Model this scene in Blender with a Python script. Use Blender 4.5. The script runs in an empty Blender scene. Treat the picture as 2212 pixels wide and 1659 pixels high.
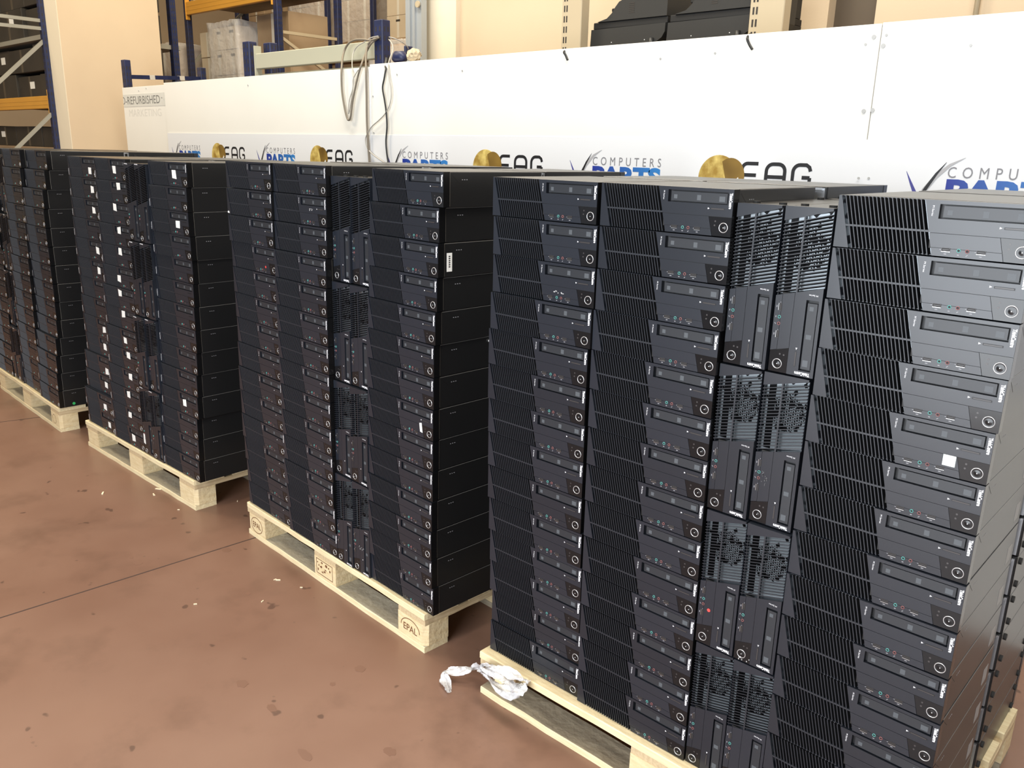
import bpy, bmesh, math, random
from mathutils import Vector, Matrix

random.seed(7)
SC = bpy.context.scene
COL = SC.collection
PI = math.pi

# ------------------------------------------------------------------ camera
F_PX, CAM = 1793.32, Vector((1.53597, -1.59533, 1.59736))
YAW, PIT, ROL = 0.742364, -0.272621, 0.025778
_fwd = Vector((-math.sin(YAW)*math.cos(PIT), math.cos(YAW)*math.cos(PIT), math.sin(PIT)))
_rt = Vector((math.cos(YAW), math.sin(YAW), 0))
_up = _rt.cross(_fwd)
RIGHT = math.cos(ROL)*_rt + math.sin(ROL)*_up
UP = -math.sin(ROL)*_rt + math.cos(ROL)*_up


def ray(px, py):
    return RIGHT*((px-1106)/F_PX) + UP*((829.5-py)/F_PX) + _fwd


def aty(px, py, y):
    """The point of the plane y = const that is seen at a pixel of the photograph."""
    d = ray(px, py)
    return CAM + d*((y-CAM.y)/d.y)


def atx(px, py, x):
    d = ray(px, py)
    return CAM + d*((x-CAM.x)/d.x)


def atz(px, py, z):
    d = ray(px, py)
    return CAM + d*((z-CAM.z)/d.z)


cam_data = bpy.data.cameras.new('camera')
cam_data.sensor_width = 36
cam_data.lens = F_PX/2212*36
cam_data.clip_end = 200
cam = bpy.data.objects.new('camera', cam_data)
COL.objects.link(cam)
M = Matrix((RIGHT, UP, -_fwd)).transposed().to_4x4()
M.translation = CAM
cam.matrix_world = M
SC.camera = cam

# --------------------------------------------------------------- materials
MAT = {}


def mat(name, col, rough=0.5, metal=0.0, spec=0.5, noise=None, bump=None, rand=0.0, coat=0.0):
    """Principled material; noise=(scale, colour2, detail, stretch) mixes a second colour in,
    bump=(scale, strength), rand varies the value from object to object."""
    m = bpy.data.materials.new(name)
    m.use_nodes = True
    nt = m.node_tree
    b = nt.nodes['Principled BSDF']
    b.inputs['Base Color'].default_value = (*col, 1)
    b.inputs['Roughness'].default_value = rough
    b.inputs['Metallic'].default_value = metal
    b.inputs['Specular IOR Level'].default_value = spec
    b.inputs['Coat Weight'].default_value = coat
    b.inputs['Coat Roughness'].default_value = 0.15
    out = None
    tc = nt.nodes.new('ShaderNodeTexCoord')
    if noise:
        mp = nt.nodes.new('ShaderNodeMapping')
        mp.inputs['Scale'].default_value = noise[3] if len(noise) > 3 else (1, 1, 1)
        nt.links.new(tc.outputs['Object'], mp.inputs['Vector'])
        n = nt.nodes.new('ShaderNodeTexNoise')
        n.inputs['Scale'].default_value = noise[0]
        n.inputs['Detail'].default_value = noise[2]
        nt.links.new(mp.outputs['Vector'], n.inputs['Vector'])
        r = nt.nodes.new('ShaderNodeValToRGB')
        r.color_ramp.elements[0].position = 0.35
        r.color_ramp.elements[1].position = 0.68
        r.color_ramp.elements[0].color = (*col, 1)
        r.color_ramp.elements[1].color = (*noise[1], 1)
        nt.links.new(n.outputs['Fac'], r.inputs['Fac'])
        out = r.outputs['Color']
        nt.links.new(out, b.inputs['Base Color'])
    if rand:
        oi = nt.nodes.new('ShaderNodeObjectInfo')
        mr = nt.nodes.new('ShaderNodeMapRange')
        mr.inputs['To Min'].default_value = 1-rand
        mr.inputs['To Max'].default_value = 1+rand
        nt.links.new(oi.outputs['Random'], mr.inputs['Value'])
        hs = nt.nodes.new('ShaderNodeHueSaturation')
        hs.inputs['Color'].default_value = (*col, 1)
        if out:
            nt.links.new(out, hs.inputs['Color'])
        nt.links.new(mr.outputs['Result'], hs.inputs['Value'])
        nt.links.new(hs.outputs['Color'], b.inputs['Base Color'])
    if bump:
        n2 = nt.nodes.new('ShaderNodeTexNoise')
        n2.inputs['Scale'].default_value = bump[0]
        n2.inputs['Detail'].default_value = 4
        nt.links.new(tc.outputs['Object'], n2.inputs['Vector'])
        bp = nt.nodes.new('ShaderNodeBump')
        bp.inputs['Strength'].default_value = bump[1]
        bp.inputs['Distance'].default_value = 0.01
        nt.links.new(n2.outputs['Fac'], bp.inputs['Height'])
        nt.links.new(bp.outputs['Normal'], b.inputs['Normal'])
    MAT[name] = m
    return m


mat('bezel_plastic', (0.0150, 0.0182, 0.0255), 0.31, spec=0.55, rand=0.12)
mat('grille_plastic', (0.0165, 0.0195, 0.026), 0.40, spec=0.55)
mat('grille_shade', (0.0035, 0.0035, 0.004), 0.7, spec=0.15)
mat('edge_wear_highlight', (0.27, 0.265, 0.25), 0.4, metal=0.3)  # light strips on case edges: bare wear plus a painted edge highlight
mat('bezel_side', (0.006, 0.006, 0.0065), 0.22, spec=0.4)
mat('label_grey', (0.30, 0.30, 0.30), 0.5)
mat('floor_stain', (0.190, 0.103, 0.070), 0.36)
mat('case_paint', (0.013, 0.013, 0.0135), 0.30, spec=0.45)
mat('case_groove', (0.004, 0.004, 0.004), 0.6)
mat('bay_dark', (0.006, 0.0065, 0.008), 0.5)
mat('drive_plastic', (0.022, 0.025, 0.030), 0.40)
mat('mark_grey', (0.080, 0.090, 0.100), 0.5)
mat('gloss_black', (0.010, 0.010, 0.011), 0.16, spec=0.38)
mat('chrome', (0.66, 0.66, 0.67), 0.25, metal=0.55)
mat('port_steel', (0.60, 0.60, 0.60), 0.3, metal=1.0)
mat('led_white', (0.8, 0.8, 0.8), 0.4)
mat('teal_plastic', (0.10, 0.42, 0.38), 0.4)
mat('pink_plastic', (0.30, 0.10, 0.10), 0.4)
mat('white_print', (0.88, 0.88, 0.90), 0.45)
mat('grey_print', (0.30, 0.30, 0.32), 0.5)
mat('slot_grey', (0.05, 0.045, 0.045), 0.35)
mat('galvanised', (0.55, 0.57, 0.60), 0.35, metal=0.9)
mat('rubber', (0.012, 0.012, 0.012), 0.75)
mat('paper_white', (0.85, 0.85, 0.82), 0.7)
mat('ink', (0.05, 0.05, 0.05), 0.6)
mat('red_sticker', (0.85, 0.07, 0.06), 0.5)
mat('green_sticker', (0.04, 0.45, 0.12), 0.5)
mat('scuff', (0.55, 0.55, 0.55), 0.8)
mat('scuff_faint', (0.10, 0.10, 0.105), 0.8)
mat('hologram', (0.55, 0.72, 0.66), 0.15, metal=0.7, noise=(60, (0.85, 0.85, 0.85), 2, (4, 1, 0.3)))
mat('wood_pale', (0.80, 0.69, 0.44), 0.65, noise=(9, (0.70, 0.56, 0.33), 5, (1, 14, 14)), bump=(40, 0.25))
mat('wood_cross', (0.62, 0.49, 0.30), 0.7, noise=(9, (0.50, 0.37, 0.21), 5, (14, 1, 14)), bump=(40, 0.25))
mat('wood_weathered', (0.52, 0.48, 0.37), 0.75, noise=(7, (0.40, 0.36, 0.27), 6, (1, 10, 10)), bump=(40, 0.3))
mat('wood_grey', (0.42, 0.36, 0.26), 0.75, noise=(7, (0.25, 0.21, 0.15), 6, (1, 10, 10)), bump=(40, 0.3))
mat('wood_block', (0.76, 0.63, 0.39), 0.7, noise=(16, (0.66, 0.51, 0.28), 4, (1, 1, 6)), bump=(60, 0.3))
mat('wood_chip', (0.80, 0.68, 0.48), 0.8)
mat('burn_brand', (0.16, 0.06, 0.02), 0.8)
mat('panel_white', (0.86, 0.85, 0.80), 0.42, noise=(3, (0.84, 0.83, 0.78), 3))
mat('banner_grey', (0.78, 0.80, 0.83), 0.40)
mat('sign_grey', (0.68, 0.68, 0.64), 0.5)
mat('sign_text', (0.20, 0.20, 0.19), 0.6)
mat('sign_faint', (0.70, 0.69, 0.65), 0.6)
mat('screw_steel', (0.45, 0.45, 0.44), 0.5, metal=0.3)
mat('print_black', (0.012, 0.012, 0.014), 0.45)
mat('print_grey', (0.22, 0.22, 0.24), 0.45)
mat('print_light', (0.42, 0.42, 0.44), 0.45)
mat('print_indigo', (0.06, 0.06, 0.28), 0.45)
mat('gold', (0.34, 0.21, 0.035), 0.45, noise=(22, (0.78, 0.62, 0.20), 3))
mat('gold_dark', (0.12, 0.065, 0.008), 0.45, noise=(9, (0.27, 0.165, 0.03), 1))
mat('beige_plaster', (0.66, 0.53, 0.37), 0.85, noise=(1.5, (0.62, 0.49, 0.34), 3), bump=(80, 0.05))
mat('cream_plaster', (0.78, 0.70, 0.55), 0.85, noise=(2, (0.75, 0.67, 0.52), 3))
mat('brown_panel', (0.10, 0.075, 0.05), 0.7)
mat('blue_steel', (0.018, 0.026, 0.085), 0.45, noise=(20, (0.013, 0.020, 0.062), 3))
mat('orange_steel', (0.68, 0.34, 0.05), 0.42)
mat('tape_dark', (0.085, 0.07, 0.05), 0.4)
mat('sage_steel', (0.42, 0.42, 0.33), 0.5)
mat('grey_steel', (0.34, 0.33, 0.28), 0.5, metal=0.2)
mat('rail_grey', (0.42, 0.45, 0.47), 0.4, metal=0.3)
mat('shelf_beige', (0.48, 0.40, 0.27), 0.5)
mat('slot_dark', (0.03, 0.025, 0.02), 0.7)
mat('printer_black', (0.014, 0.014, 0.014), 0.45)
mat('printer_dark', (0.022, 0.022, 0.021), 0.55)
mat('carton_white', (0.58, 0.50, 0.39), 0.7, noise=(2, (0.50, 0.42, 0.31), 3), rand=0.10)
mat('carton_brown', (0.40, 0.29, 0.18), 0.75, noise=(3, (0.33, 0.23, 0.14), 3), rand=0.15)
mat('carton_dark', (0.045, 0.038, 0.030), 0.6, noise=(3, (0.03, 0.026, 0.02), 3), rand=0.2)
mat('cable_taupe', (0.20, 0.17, 0.13), 0.5)
mat('cable_grey', (0.42, 0.40, 0.36), 0.5)
mat('cable_black', (0.015, 0.015, 0.015), 0.45)
mat('tape_clear', (0.65, 0.62, 0.55), 0.3)


def custom(name):
    m = bpy.data.materials.new(name)
    m.use_nodes = True
    MAT[name] = m
    nt = m.node_tree
    return m, nt, nt.nodes['Principled BSDF'], nt.links.new


# perforated steel plate behind the grille
m, nt, b, L = custom('perforated_steel')
tc = nt.nodes.new('ShaderNodeTexCoord')
sx = nt.nodes.new('ShaderNodeSeparateXYZ')
L(tc.outputs['Object'], sx.inputs[0])


def mth(nt, op, a, bb=None, c=None):
    n = nt.nodes.new('ShaderNodeMath')
    n.operation = op
    for i, v in enumerate((a, bb, c)):
        if v is None:
            continue
        if isinstance(v, (int, float)):
            n.inputs[i].default_value = v
        else:
            nt.links.new(v, n.inputs[i])
    return n.outputs[0]


X, Z = sx.outputs[0], sx.outputs[2]
u = mth(nt, 'MULTIPLY', X, 1/0.0056)
v = mth(nt, 'MULTIPLY', Z, 1/0.0049)
row = mth(nt, 'FLOOR', v)
off = mth(nt, 'MULTIPLY', mth(nt, 'MODULO', row, 2.0), 0.5)
fu = mth(nt, 'SUBTRACT', mth(nt, 'FRACT', mth(nt, 'ADD', u, off)), 0.5)
fv = mth(nt, 'SUBTRACT', mth(nt, 'FRACT', v), 0.5)
d2 = mth(nt, 'ADD', mth(nt, 'MULTIPLY', fu, fu), mth(nt, 'MULTIPLY', fv, fv))
hole = mth(nt, 'LESS_THAN', d2, 0.15)
cx = mth(nt, 'SUBTRACT', X, 0.084)
cz = mth(nt, 'SUBTRACT', Z, 0.052)
r2 = mth(nt, 'ADD', mth(nt, 'MULTIPLY', cx, cx), mth(nt, 'MULTIPLY', cz, cz))
inside = mth(nt, 'LESS_THAN', r2, 0.040**2)
hole = mth(nt, 'MULTIPLY', hole, inside)
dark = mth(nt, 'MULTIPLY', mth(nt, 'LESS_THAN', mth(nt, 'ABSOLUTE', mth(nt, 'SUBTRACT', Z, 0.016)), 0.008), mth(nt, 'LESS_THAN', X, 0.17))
pn = nt.nodes.new('ShaderNodeTexNoise')
pn.inputs['Scale'].default_value = 55
pn.inputs['Detail'].default_value = 2
L(tc.outputs['Object'], pn.inputs['Vector'])
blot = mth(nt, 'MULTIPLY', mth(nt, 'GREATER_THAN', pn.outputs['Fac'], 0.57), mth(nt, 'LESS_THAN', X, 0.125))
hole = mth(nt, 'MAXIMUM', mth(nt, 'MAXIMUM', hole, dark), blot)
mix = nt.nodes.new('ShaderNodeMix')
mix.data_type = 'RGBA'
L(hole, mix.inputs['Factor'])
mix.inputs[6].default_value = (0.36, 0.40, 0.43, 1)
mix.inputs[7].default_value = (0.004, 0.004, 0.005, 1)
L(mix.outputs[2], b.inputs['Base Color'])
b.inputs['Metallic'].default_value = 0.75
b.inputs['Roughness'].default_value = 0.38

# printed blue letters run from deep to light blue along the word
m, nt, b, L = custom('print_blue')
tc = nt.nodes.new('ShaderNodeTexCoord')
sx = nt.nodes.new('ShaderNodeSeparateXYZ')
L(tc.outputs['Generated'], sx.inputs[0])
r = nt.nodes.new('ShaderNodeValToRGB')
r.color_ramp.elements[0].color = (0.016, 0.032, 0.29, 1)
r.color_ramp.elements[1].color = (0.035, 0.22, 0.58, 1)
L(sx.outputs[0], r.inputs['Fac'])
L(r.outputs['Color'], b.inputs['Base Color'])
b.inputs['Roughness'].default_value = 0.45

# painted concrete floor: mottled red brown with darker stains
m, nt, b, L = custom('floor_paint')
tc = nt.nodes.new('ShaderNodeTexCoord')


def noise(nt, vec, scale, detail=4, rough=0.55):
    n = nt.nodes.new('ShaderNodeTexNoise')
    n.inputs['Scale'].default_value = scale
    n.inputs['Detail'].default_value = detail
    n.inputs['Roughness'].default_value = rough
    nt.links.new(vec, n.inputs['Vector'])
    return n.outputs['Fac']


def ramp(nt, fac, *stops):
    r = nt.nodes.new('ShaderNodeValToRGB')
    e = r.color_ramp.elements
    while len(e) < len(stops):
        e.new(0.5)
    for k, (p, c) in enumerate(stops):
        e[k].position = p
        e[k].color = (*c, 1) if len(c) == 3 else c
    nt.links.new(fac, r.inputs['Fac'])
    return r.outputs['Color']


def mixc(nt, fac, a, c, mode='MIX'):
    mx = nt.nodes.new('ShaderNodeMix')
    mx.data_type = 'RGBA'
    mx.blend_type = mode
    if isinstance(fac, float):
        mx.inputs['Factor'].default_value = fac
    else:
        nt.links.new(fac, mx.inputs['Factor'])
    for i, v in ((6, a), (7, c)):
        if isinstance(v, tuple):
            mx.inputs[i].default_value = (*v, 1)
        else:
            nt.links.new(v, mx.inputs[i])
    return mx.outputs[2]


V = tc.outputs['Object']
c0 = ramp(nt, noise(nt, V, 0.9, 5), (0.30, (0.175, 0.092, 0.062)), (0.70, (0.250, 0.145, 0.102)))
st = ramp(nt, noise(nt, V, 2.3, 6, 0.62), (0.52, (0, 0, 0)), (0.72, (1, 1, 1)))
c1 = mixc(nt, mth(nt, 'MULTIPLY', st, 0.55), c0, (0.100, 0.053, 0.034))
sp = ramp(nt, noise(nt, V, 13, 2, 0.5), (0.70, (0, 0, 0)), (0.73, (1, 1, 1)))
c2 = mixc(nt, mth(nt, 'MULTIPLY', sp, 0.55), c1, (0.040, 0.022, 0.017))
L(c2, b.inputs['Base Color'])
rg = nt.nodes.new('ShaderNodeMapRange')
L(noise(nt, V, 3.0, 4), rg.inputs['Value'])
rg.inputs['To Min'].default_value = 0.26
rg.inputs['To Max'].default_value = 0.46
L(rg.outputs['Result'], b.inputs['Roughness'])
b.inputs['Specular IOR Level'].default_value = 0.5
bp = nt.nodes.new('ShaderNodeBump')
bp.inputs['Strength'].default_value = 0.04
L(noise(nt, V, 30, 3), bp.inputs['Height'])
L(bp.outputs['Normal'], b.inputs['Normal'])

# thin plastic film
for nm, alpha, bs in (('film', 0.38, 40), ('film_strip', 0.66, 90)):
    m, nt, b, L = custom(nm)
    b.inputs['Base Color'].default_value = (0.86, 0.87, 0.90, 1)
    b.inputs['Roughness'].default_value = 0.14
    b.inputs['Alpha'].default_value = alpha
    b.inputs['Specular IOR Level'].default_value = 0.8
    tc = nt.nodes.new('ShaderNodeTexCoord')
    n = nt.nodes.new('ShaderNodeTexNoise')
    n.inputs['Scale'].default_value = bs*0.25
    n.inputs['Detail'].default_value = 5
    L(tc.outputs['Object'], n.inputs['Vector'])
    bp = nt.nodes.new('ShaderNodeBump')
    bp.inputs['Strength'].default_value = 0.8
    bp.inputs['Distance'].default_value = 0.03
    L(n.outputs['Fac'], bp.inputs['Height'])
    L(bp.outputs['Normal'], b.inputs['Normal'])


# ------------------------------------------------------------ mesh builder
class MB:
    def __init__(s):
        s.v, s.f, s.m, s.mats, s.sm = [], [], [], [], []

    def slot(s, name):
        if name not in s.mats:
            s.mats.append(name)
        return s.mats.index(name)

    def add(s, vs, fs, m, smooth=False):
        k, o = s.slot(m), len(s.v)
        s.v += [tuple(p) for p in vs]
        s.f += [tuple(o+i for i in f) for f in fs]
        s.m += [k]*len(fs)
        s.sm += [smooth]*len(fs)
        return s

    def box(s, x0, x1, y0, y1, z0, z1, m):
        return s.add([(x0, y0, z0), (x1, y0, z0), (x1, y1, z0), (x0, y1, z0), (x0, y0, z1), (x1, y0, z1), (x1, y1, z1), (x0, y1, z1)],
                     [(0, 3, 2, 1), (4, 5, 6, 7), (0, 1, 5, 4), (1, 2, 6, 5), (2, 3, 7, 6), (3, 0, 4, 7)], m)

    def cbox(s, x0, x1, y0, y1, z0, z1, m, c=0.001):
        """box with chamfered edges"""
        bm = bmesh.new()
        bmesh.ops.create_cube(bm, size=1)
        for w in bm.verts:
            w.co = Vector(((x0+x1)/2+w.co.x*(x1-x0), (y0+y1)/2+w.co.y*(y1-y0), (z0+z1)/2+w.co.z*(z1-z0)))
        bmesh.ops.bevel(bm, geom=bm.edges[:], offset=c, segments=1, affect='EDGES')
        bm.verts.index_update()
        s.add([w.co[:] for w in bm.verts], [[w.index for w in f.verts] for f in bm.faces], m)
        bm.free()
        return s

    def prism(s, poly, y0, y1, m, dx=0.0):
        """poly of (x, z), counter-clockwise seen from -y; the rear end is shifted by dx"""
        n = len(poly)
        vs = [(x, y0, z) for x, z in poly]+[(x+dx, y1, z) for x, z in poly]
        fs = [tuple(range(n)), tuple(range(2*n-1, n-1, -1))]+[(i, i+n, (i+1) % n+n, (i+1) % n) for i in range(n)]
        return s.add(vs, fs, m)

    def prism_ax(s, poly, a, lo, hi, m):
        """prism along axis a ('x','y','z') of a polygon in the other two axes (in order)"""
        def p(u, w, t):
            return {'x': (t, u, w), 'y': (u, t, w), 'z': (u, w, t)}[a]
        n = len(poly)
        vs = [p(u, w, lo) for u, w in poly]+[p(u, w, hi) for u, w in poly]
        fs = [tuple(range(n)), tuple(range(2*n-1, n-1, -1))]+[(i, i+n, (i+1) % n+n, (i+1) % n) for i in range(n)]
        return s.add(vs, fs, m)

    def disc(s, cx, cz, r, y0, y1, m, n=20, r1=None):
        r1 = r if r1 is None else r1
        vs = [(cx+r*math.cos(2*PI*i/n), y0, cz+r*math.sin(2*PI*i/n)) for i in range(n)]
        vs += [(cx+r1*math.cos(2*PI*i/n), y1, cz+r1*math.sin(2*PI*i/n)) for i in range(n)]
        return s.add(vs, [tuple(range(n)), tuple(range(2*n-1, n-1, -1))]+[(i, i+n, (i+1) % n+n, (i+1) % n) for i in range(n)], m)

    def ring(s, cx, cz, r, w, y, h, m, n=24):
        """ring of rounded section lying in the plane y"""
        vs, fs = [], []
        k = 6
        for i in range(n):
            a = 2*PI*i/n
            for j in range(k):
                t = 2*PI*j/k
                rr = r+w*math.cos(t)
                vs.append((cx+rr*math.cos(a), y-h*math.sin(t), cz+rr*math.sin(a)))
        for i in range(n):
            for j in range(k):
                fs.append((i*k+j, ((i+1) % n)*k+j, ((i+1) % n)*k+(j+1) % k, i*k+(j+1) % k))
        return s.add(vs, fs, m, True)

    def tube(s, pts, r, m, n=8):
        pts = [Vector(p) for p in pts]
        vs, fs = [], []
        N = None
        for i, p in enumerate(pts):
            t = (pts[min(i+1, len(pts)-1)]-pts[max(i-1, 0)]).normalized()
            if N is None:
                N = t.orthogonal().normalized()
            N = (N-t*N.dot(t)).normalized()
            B = t.cross(N)
            rr = r[i] if isinstance(r, (list, tuple)) else r
            for j in range(n):
                a = 2*PI*j/n
                vs.append(p+N*(rr*math.cos(a))+B*(rr*math.sin(a)))
        for i in range(len(pts)-1):
            for j in range(n):
                fs.append((i*n+j, i*n+(j+1) % n, (i+1)*n+(j+1) % n, (i+1)*n+j))
        fs.append(tuple(range(n-1, -1, -1)))
        o = (len(pts)-1)*n
        fs.append(tuple(o+j for j in range(n)))
        return s.add(vs, fs, m, True)

    def beam(s, p, q, w, h, m, up=Vector((0, 0, 1))):
        """straight bar of section w x h from p to q"""
        p, q = Vector(p), Vector(q)
        t = (q-p).normalized()
        a = t.cross(up).normalized()
        c = a.cross(t)
        vs = [e+a*(sx*w/2)+c*(sz*h/2) for e in (p, q) for sx, sz in ((-1, -1), (1, -1), (1, 1), (-1, 1))]
        return s.add(vs, [(3, 2, 1, 0), (4, 5, 6, 7), (0, 1, 5, 4), (1, 2, 6, 5), (2, 3, 7, 6), (3, 0, 4, 7)], m)

    def strip(s, pts, w, y, t, m):
        """flat printed stroke of width w (or a list of widths) along (x, z) points, facing -y"""
        L, R = [], []
        for i, p in enumerate(pts):
            a, c = pts[max(i-1, 0)], pts[min(i+1, len(pts)-1)]
            d = Vector((c[0]-a[0], c[1]-a[1])).normalized()
            k = (w[i] if isinstance(w, (list, tuple)) else w)/2
            L.append((p[0]-d.y*k, p[1]+d.x*k))
            R.append((p[0]+d.y*k, p[1]-d.x*k))
        for i in range(len(pts)-1):
            q = [L[i], R[i], R[i+1], L[i+1]]
            s.add([(x, yy, z) for yy in (y, y+t) for x, z in q], [(0, 1, 2, 3), (7, 6, 5, 4), (0, 4, 5, 1), (1, 5, 6, 2), (2, 6, 7, 3), (3, 7, 4, 0)], m)
        return s

    def mesh(s, name):
        me = bpy.data.meshes.new(name)
        me.from_pydata(s.v, [], s.f)
        for k in s.mats:
            me.materials.append(MAT[k])
        for p, mi, sm in zip(me.polygons, s.m, s.sm):
            p.material_index = mi
            p.use_smooth = sm
        bm = bmesh.new()
        bm.from_mesh(me)
        bmesh.ops.recalc_face_normals(bm, faces=bm.faces)
        bm.to_mesh(me)
        bm.free()
        return me

    def build(s, name, parent=None, loc=None):
        return link(name, s.mesh(name), parent, loc)


def link(name, data, parent=None, loc=None):
    o = bpy.data.objects.new(name, data)
    COL.objects.link(o)
    if parent is not None:
        o.parent = parent
    if loc is not None:
        o.location = loc
    return o


def tag(o, label, cat, group=None, kind=None):
    if label:
        o['label'] = label
    if cat:
        o['category'] = cat
    if group:
        o['group'] = group
    if kind:
        o['kind'] = kind
    return o


def thing(name, label, cat, loc=(0, 0, 0), rz=0.0, group=None):
    o = bpy.data.objects.new(name, None)
    o.empty_display_size = 0.05
    COL.objects.link(o)
    o.location = loc
    o.rotation_euler = (0, 0, rz)
    return tag(o, label, cat, group)


def struct(name, mb, label=None):
    o = mb.build(name)
    o['kind'] = 'structure'
    if label:
        o['label'] = label
    return o


def text_geo(body, offset=0.0, spacing=1.0):
    """flat outline mesh of a word: vertices scaled to a box 0..1 x 0..1, its aspect, faces"""
    cu = bpy.data.curves.new('t', 'FONT')
    cu.body = body
    cu.size = 1
    cu.offset = offset
    cu.space_character = spacing
    cu.resolution_u = 3
    cu.fill_mode = 'FRONT'
    o = bpy.data.objects.new('t', cu)
    COL.objects.link(o)
    bpy.context.view_layer.update()
    me = bpy.data.meshes.new_from_object(o.evaluated_get(bpy.context.evaluated_depsgraph_get()))
    vs = [w.co.copy() for w in me.vertices]
    fs = [tuple(p.vertices) for p in me.polygons]
    bpy.data.objects.remove(o)
    bpy.data.curves.remove(cu)
    bpy.data.meshes.remove(me)
    x0, x1 = min(w.x for w in vs), max(w.x for w in vs)
    y0, y1 = min(w.y for w in vs), max(w.y for w in vs)
    return [((w.x-x0)/(x1-x0), (w.y-y0)/(y1-y0)) for w in vs], fs


def put_text(mb, geo, x0, x1, z0, z1, y, m, turn=False):
    """lettering on a plane that faces -y; turn = the word reads downwards"""
    vs, fs = geo
    if turn:
        P = [(x0+b*(x1-x0), y, z1-a*(z1-z0)) for a, b in vs]
    else:
        P = [(x0+a*(x1-x0), y, z0+b*(z1-z0)) for a, b in vs]
    return mb.add(P, fs, m)

# ------------------------------------------------- the desktop computer's meshes
MM = 0.001


def gl(z, i=0.0):
    """x (mm) of the slanted grille line number i of 21 at height z (mm)"""
    return 29.3-0.25*z+i*150.0/21


def pm(pts):
    return [(x*MM, z*MM) for x, z in pts]


T_BRAND = text_geo('ThinkCentre', 0.035, 0.95)
T_SERIES = text_geo('M Series', 0.0)


def mesh_bezel():
    b = MB()
    y0, y1 = 0.0, 0.024
    for poly in ([(0, 1), (29, 1), (5, 98), (0, 98)],
                 [(179.2, 1), (294.3, 1), (290.6, 14.9), (175.8, 14.9)],
                 [(175.6, 15.6), (290.4, 15.6), (283.9, 40.5), (169.4, 40.5)],
                 [(169.2, 41.3), (338, 41.3), (338, 66), (163, 66)],
                 [(163, 66), (181, 66), (181, 91.5), (156.6, 91.5)],
                 [(326, 66), (338, 66), (338, 91.5), (326, 91.5)],
                 [(156.6, 91.5), (338, 91.5), (338, 98), (155, 98)]):
        b.prism(pm(poly), y0, y1, 'bezel_plastic')
    b.box(0.3376, 0.3382, 0.0012, 0.0240, 0.001, 0.098, 'bezel_side')
    b.prism(pm([(172, 14), (337, 14), (337, 43), (171, 43)]), 0.0014, 0.020, 'case_groove')
    b.prism(pm([(180, 65), (327, 65), (327, 92), (180, 92)]), 0.0105, 0.0238, 'bay_dark')
    b.prism(pm([(5, 96.8), (156, 96.8), (156, 98), (5, 98)]), 0.006, 0.024, 'bezel_plastic')
    b.prism(pm([(28, 1), (180, 1), (180, 2.2), (28, 2.2)]), 0.006, 0.024, 'bezel_plastic')
    # recess round the eject button
    b.prism(pm([(287.5, 54.8), (320, 54.8), (320, 58.8), (287.5, 58.8)]), -0.00025, 0.001, 'bay_dark')
    return b.mesh('bezel')


def mesh_grille():
    b = MB()
    for i in range(1, 21):
        h = 0.85
        b.prism(pm([(gl(1, i)-h, 1), (gl(1, i)+h, 1), (gl(98, i)+h, 98), (gl(98, i)-h, 98)]), 0.0, 0.0012, 'grille_plastic', 0.0004)
        b.prism(pm([(gl(1, i)+.4-h*.8, 1.5), (gl(1, i)+.4+h*.8, 1.5), (gl(97.5, i)+.4+h*.8, 97.5), (gl(97.5, i)+.4-h*.8, 97.5)]), 0.0012, 0.009, 'grille_shade', 0.0027)  # near-black blade: shade between the slats put into the colour
    b.prism(pm([(gl(41.5)-1, 41.5), (gl(41.5, 21)+1, 41.5), (gl(45), 45), ][:2]+[(gl(45, 21)+1, 45), (gl(45)-1, 45)]), 0.0003, 0.008, 'grille_plastic')
    return b.mesh('grille')


def mesh_plate():
    b = MB()
    b.prism(pm([(27, 2.3), (177, 2.3), (155, 96.7), (7, 96.7)]), 0.0165, 0.0177, 'perforated_steel')
    b.prism(pm([(27, 2.3), (177, 2.3), (155, 96.7), (7, 96.7)]), 0.0177, 0.0238, 'bay_dark')
    return b.mesh('perforated_plate')


def mesh_drive():
    b = MB()
    b.prism(pm([(187.5, 68.6), (322.6, 68.6), (322.6, 88.6), (187.5, 88.6)]), 0.0030, 0.0104, 'drive_plastic')
    for x0, x1, z0, z1 in ((194, 202.5, 73, 81.5), (251, 260.5, 72, 83), (304, 317.5, 71.5, 82.5)):
        b.prism(pm([(x0, z0), (x1, z0), (x1, z1), (x0, z1)]), 0.0028, 0.0031, 'mark_grey')
    return b.mesh('optical_drive')


def mesh_eject():
    b = MB()
    b.prism(pm([(289, 55.8), (318.5, 55.8), (318.5, 57.9), (289, 57.9)]), -0.0008, 0.001, 'slot_grey')
    return b.mesh('eject_button')


def mesh_power_panel():
    b = MB()
    b.prism(pm([(295, 1), (338, 1), (338, 40.5), (284.6, 40.5)]), 0.0004, 0.024, 'gloss_black')
    for x, z in ((300.5, 31.5), (299.5, 23)):
        b.disc(x*MM, z*MM, 0.0019, 0.0002, 0.001, 'slot_grey', 10)
    return b.mesh('power_panel')


def mesh_power_button():
    b = MB()
    cx, cz = 0.3205, 0.0192
    b.ring(cx, cz, 0.0098, 0.00085, 0.0001, 0.0011, 'chrome', 28)
    n = 28
    prof = [(0.0094, -0.0001), (0.0075, 0.0002), (0.005, 0.0), (0.0025, -0.0005), (0.0009, -0.0007)]
    vs, fs = [], []
    for r, y in prof:
        vs += [(cx+r*math.cos(2*PI*i/n), y, cz+r*math.sin(2*PI*i/n)) for i in range(n)]
    for k in range(len(prof)-1):
        fs += [(k*n+i, k*n+(i+1) % n, (k+1)*n+(i+1) % n, (k+1)*n+i) for i in range(n)]
    b.add(vs, fs, 'gloss_black', True)
    b.disc(cx, cz, 0.0009, -0.0012, 0.0, 'led_white', 10)
    return b.mesh('power_button')


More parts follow.
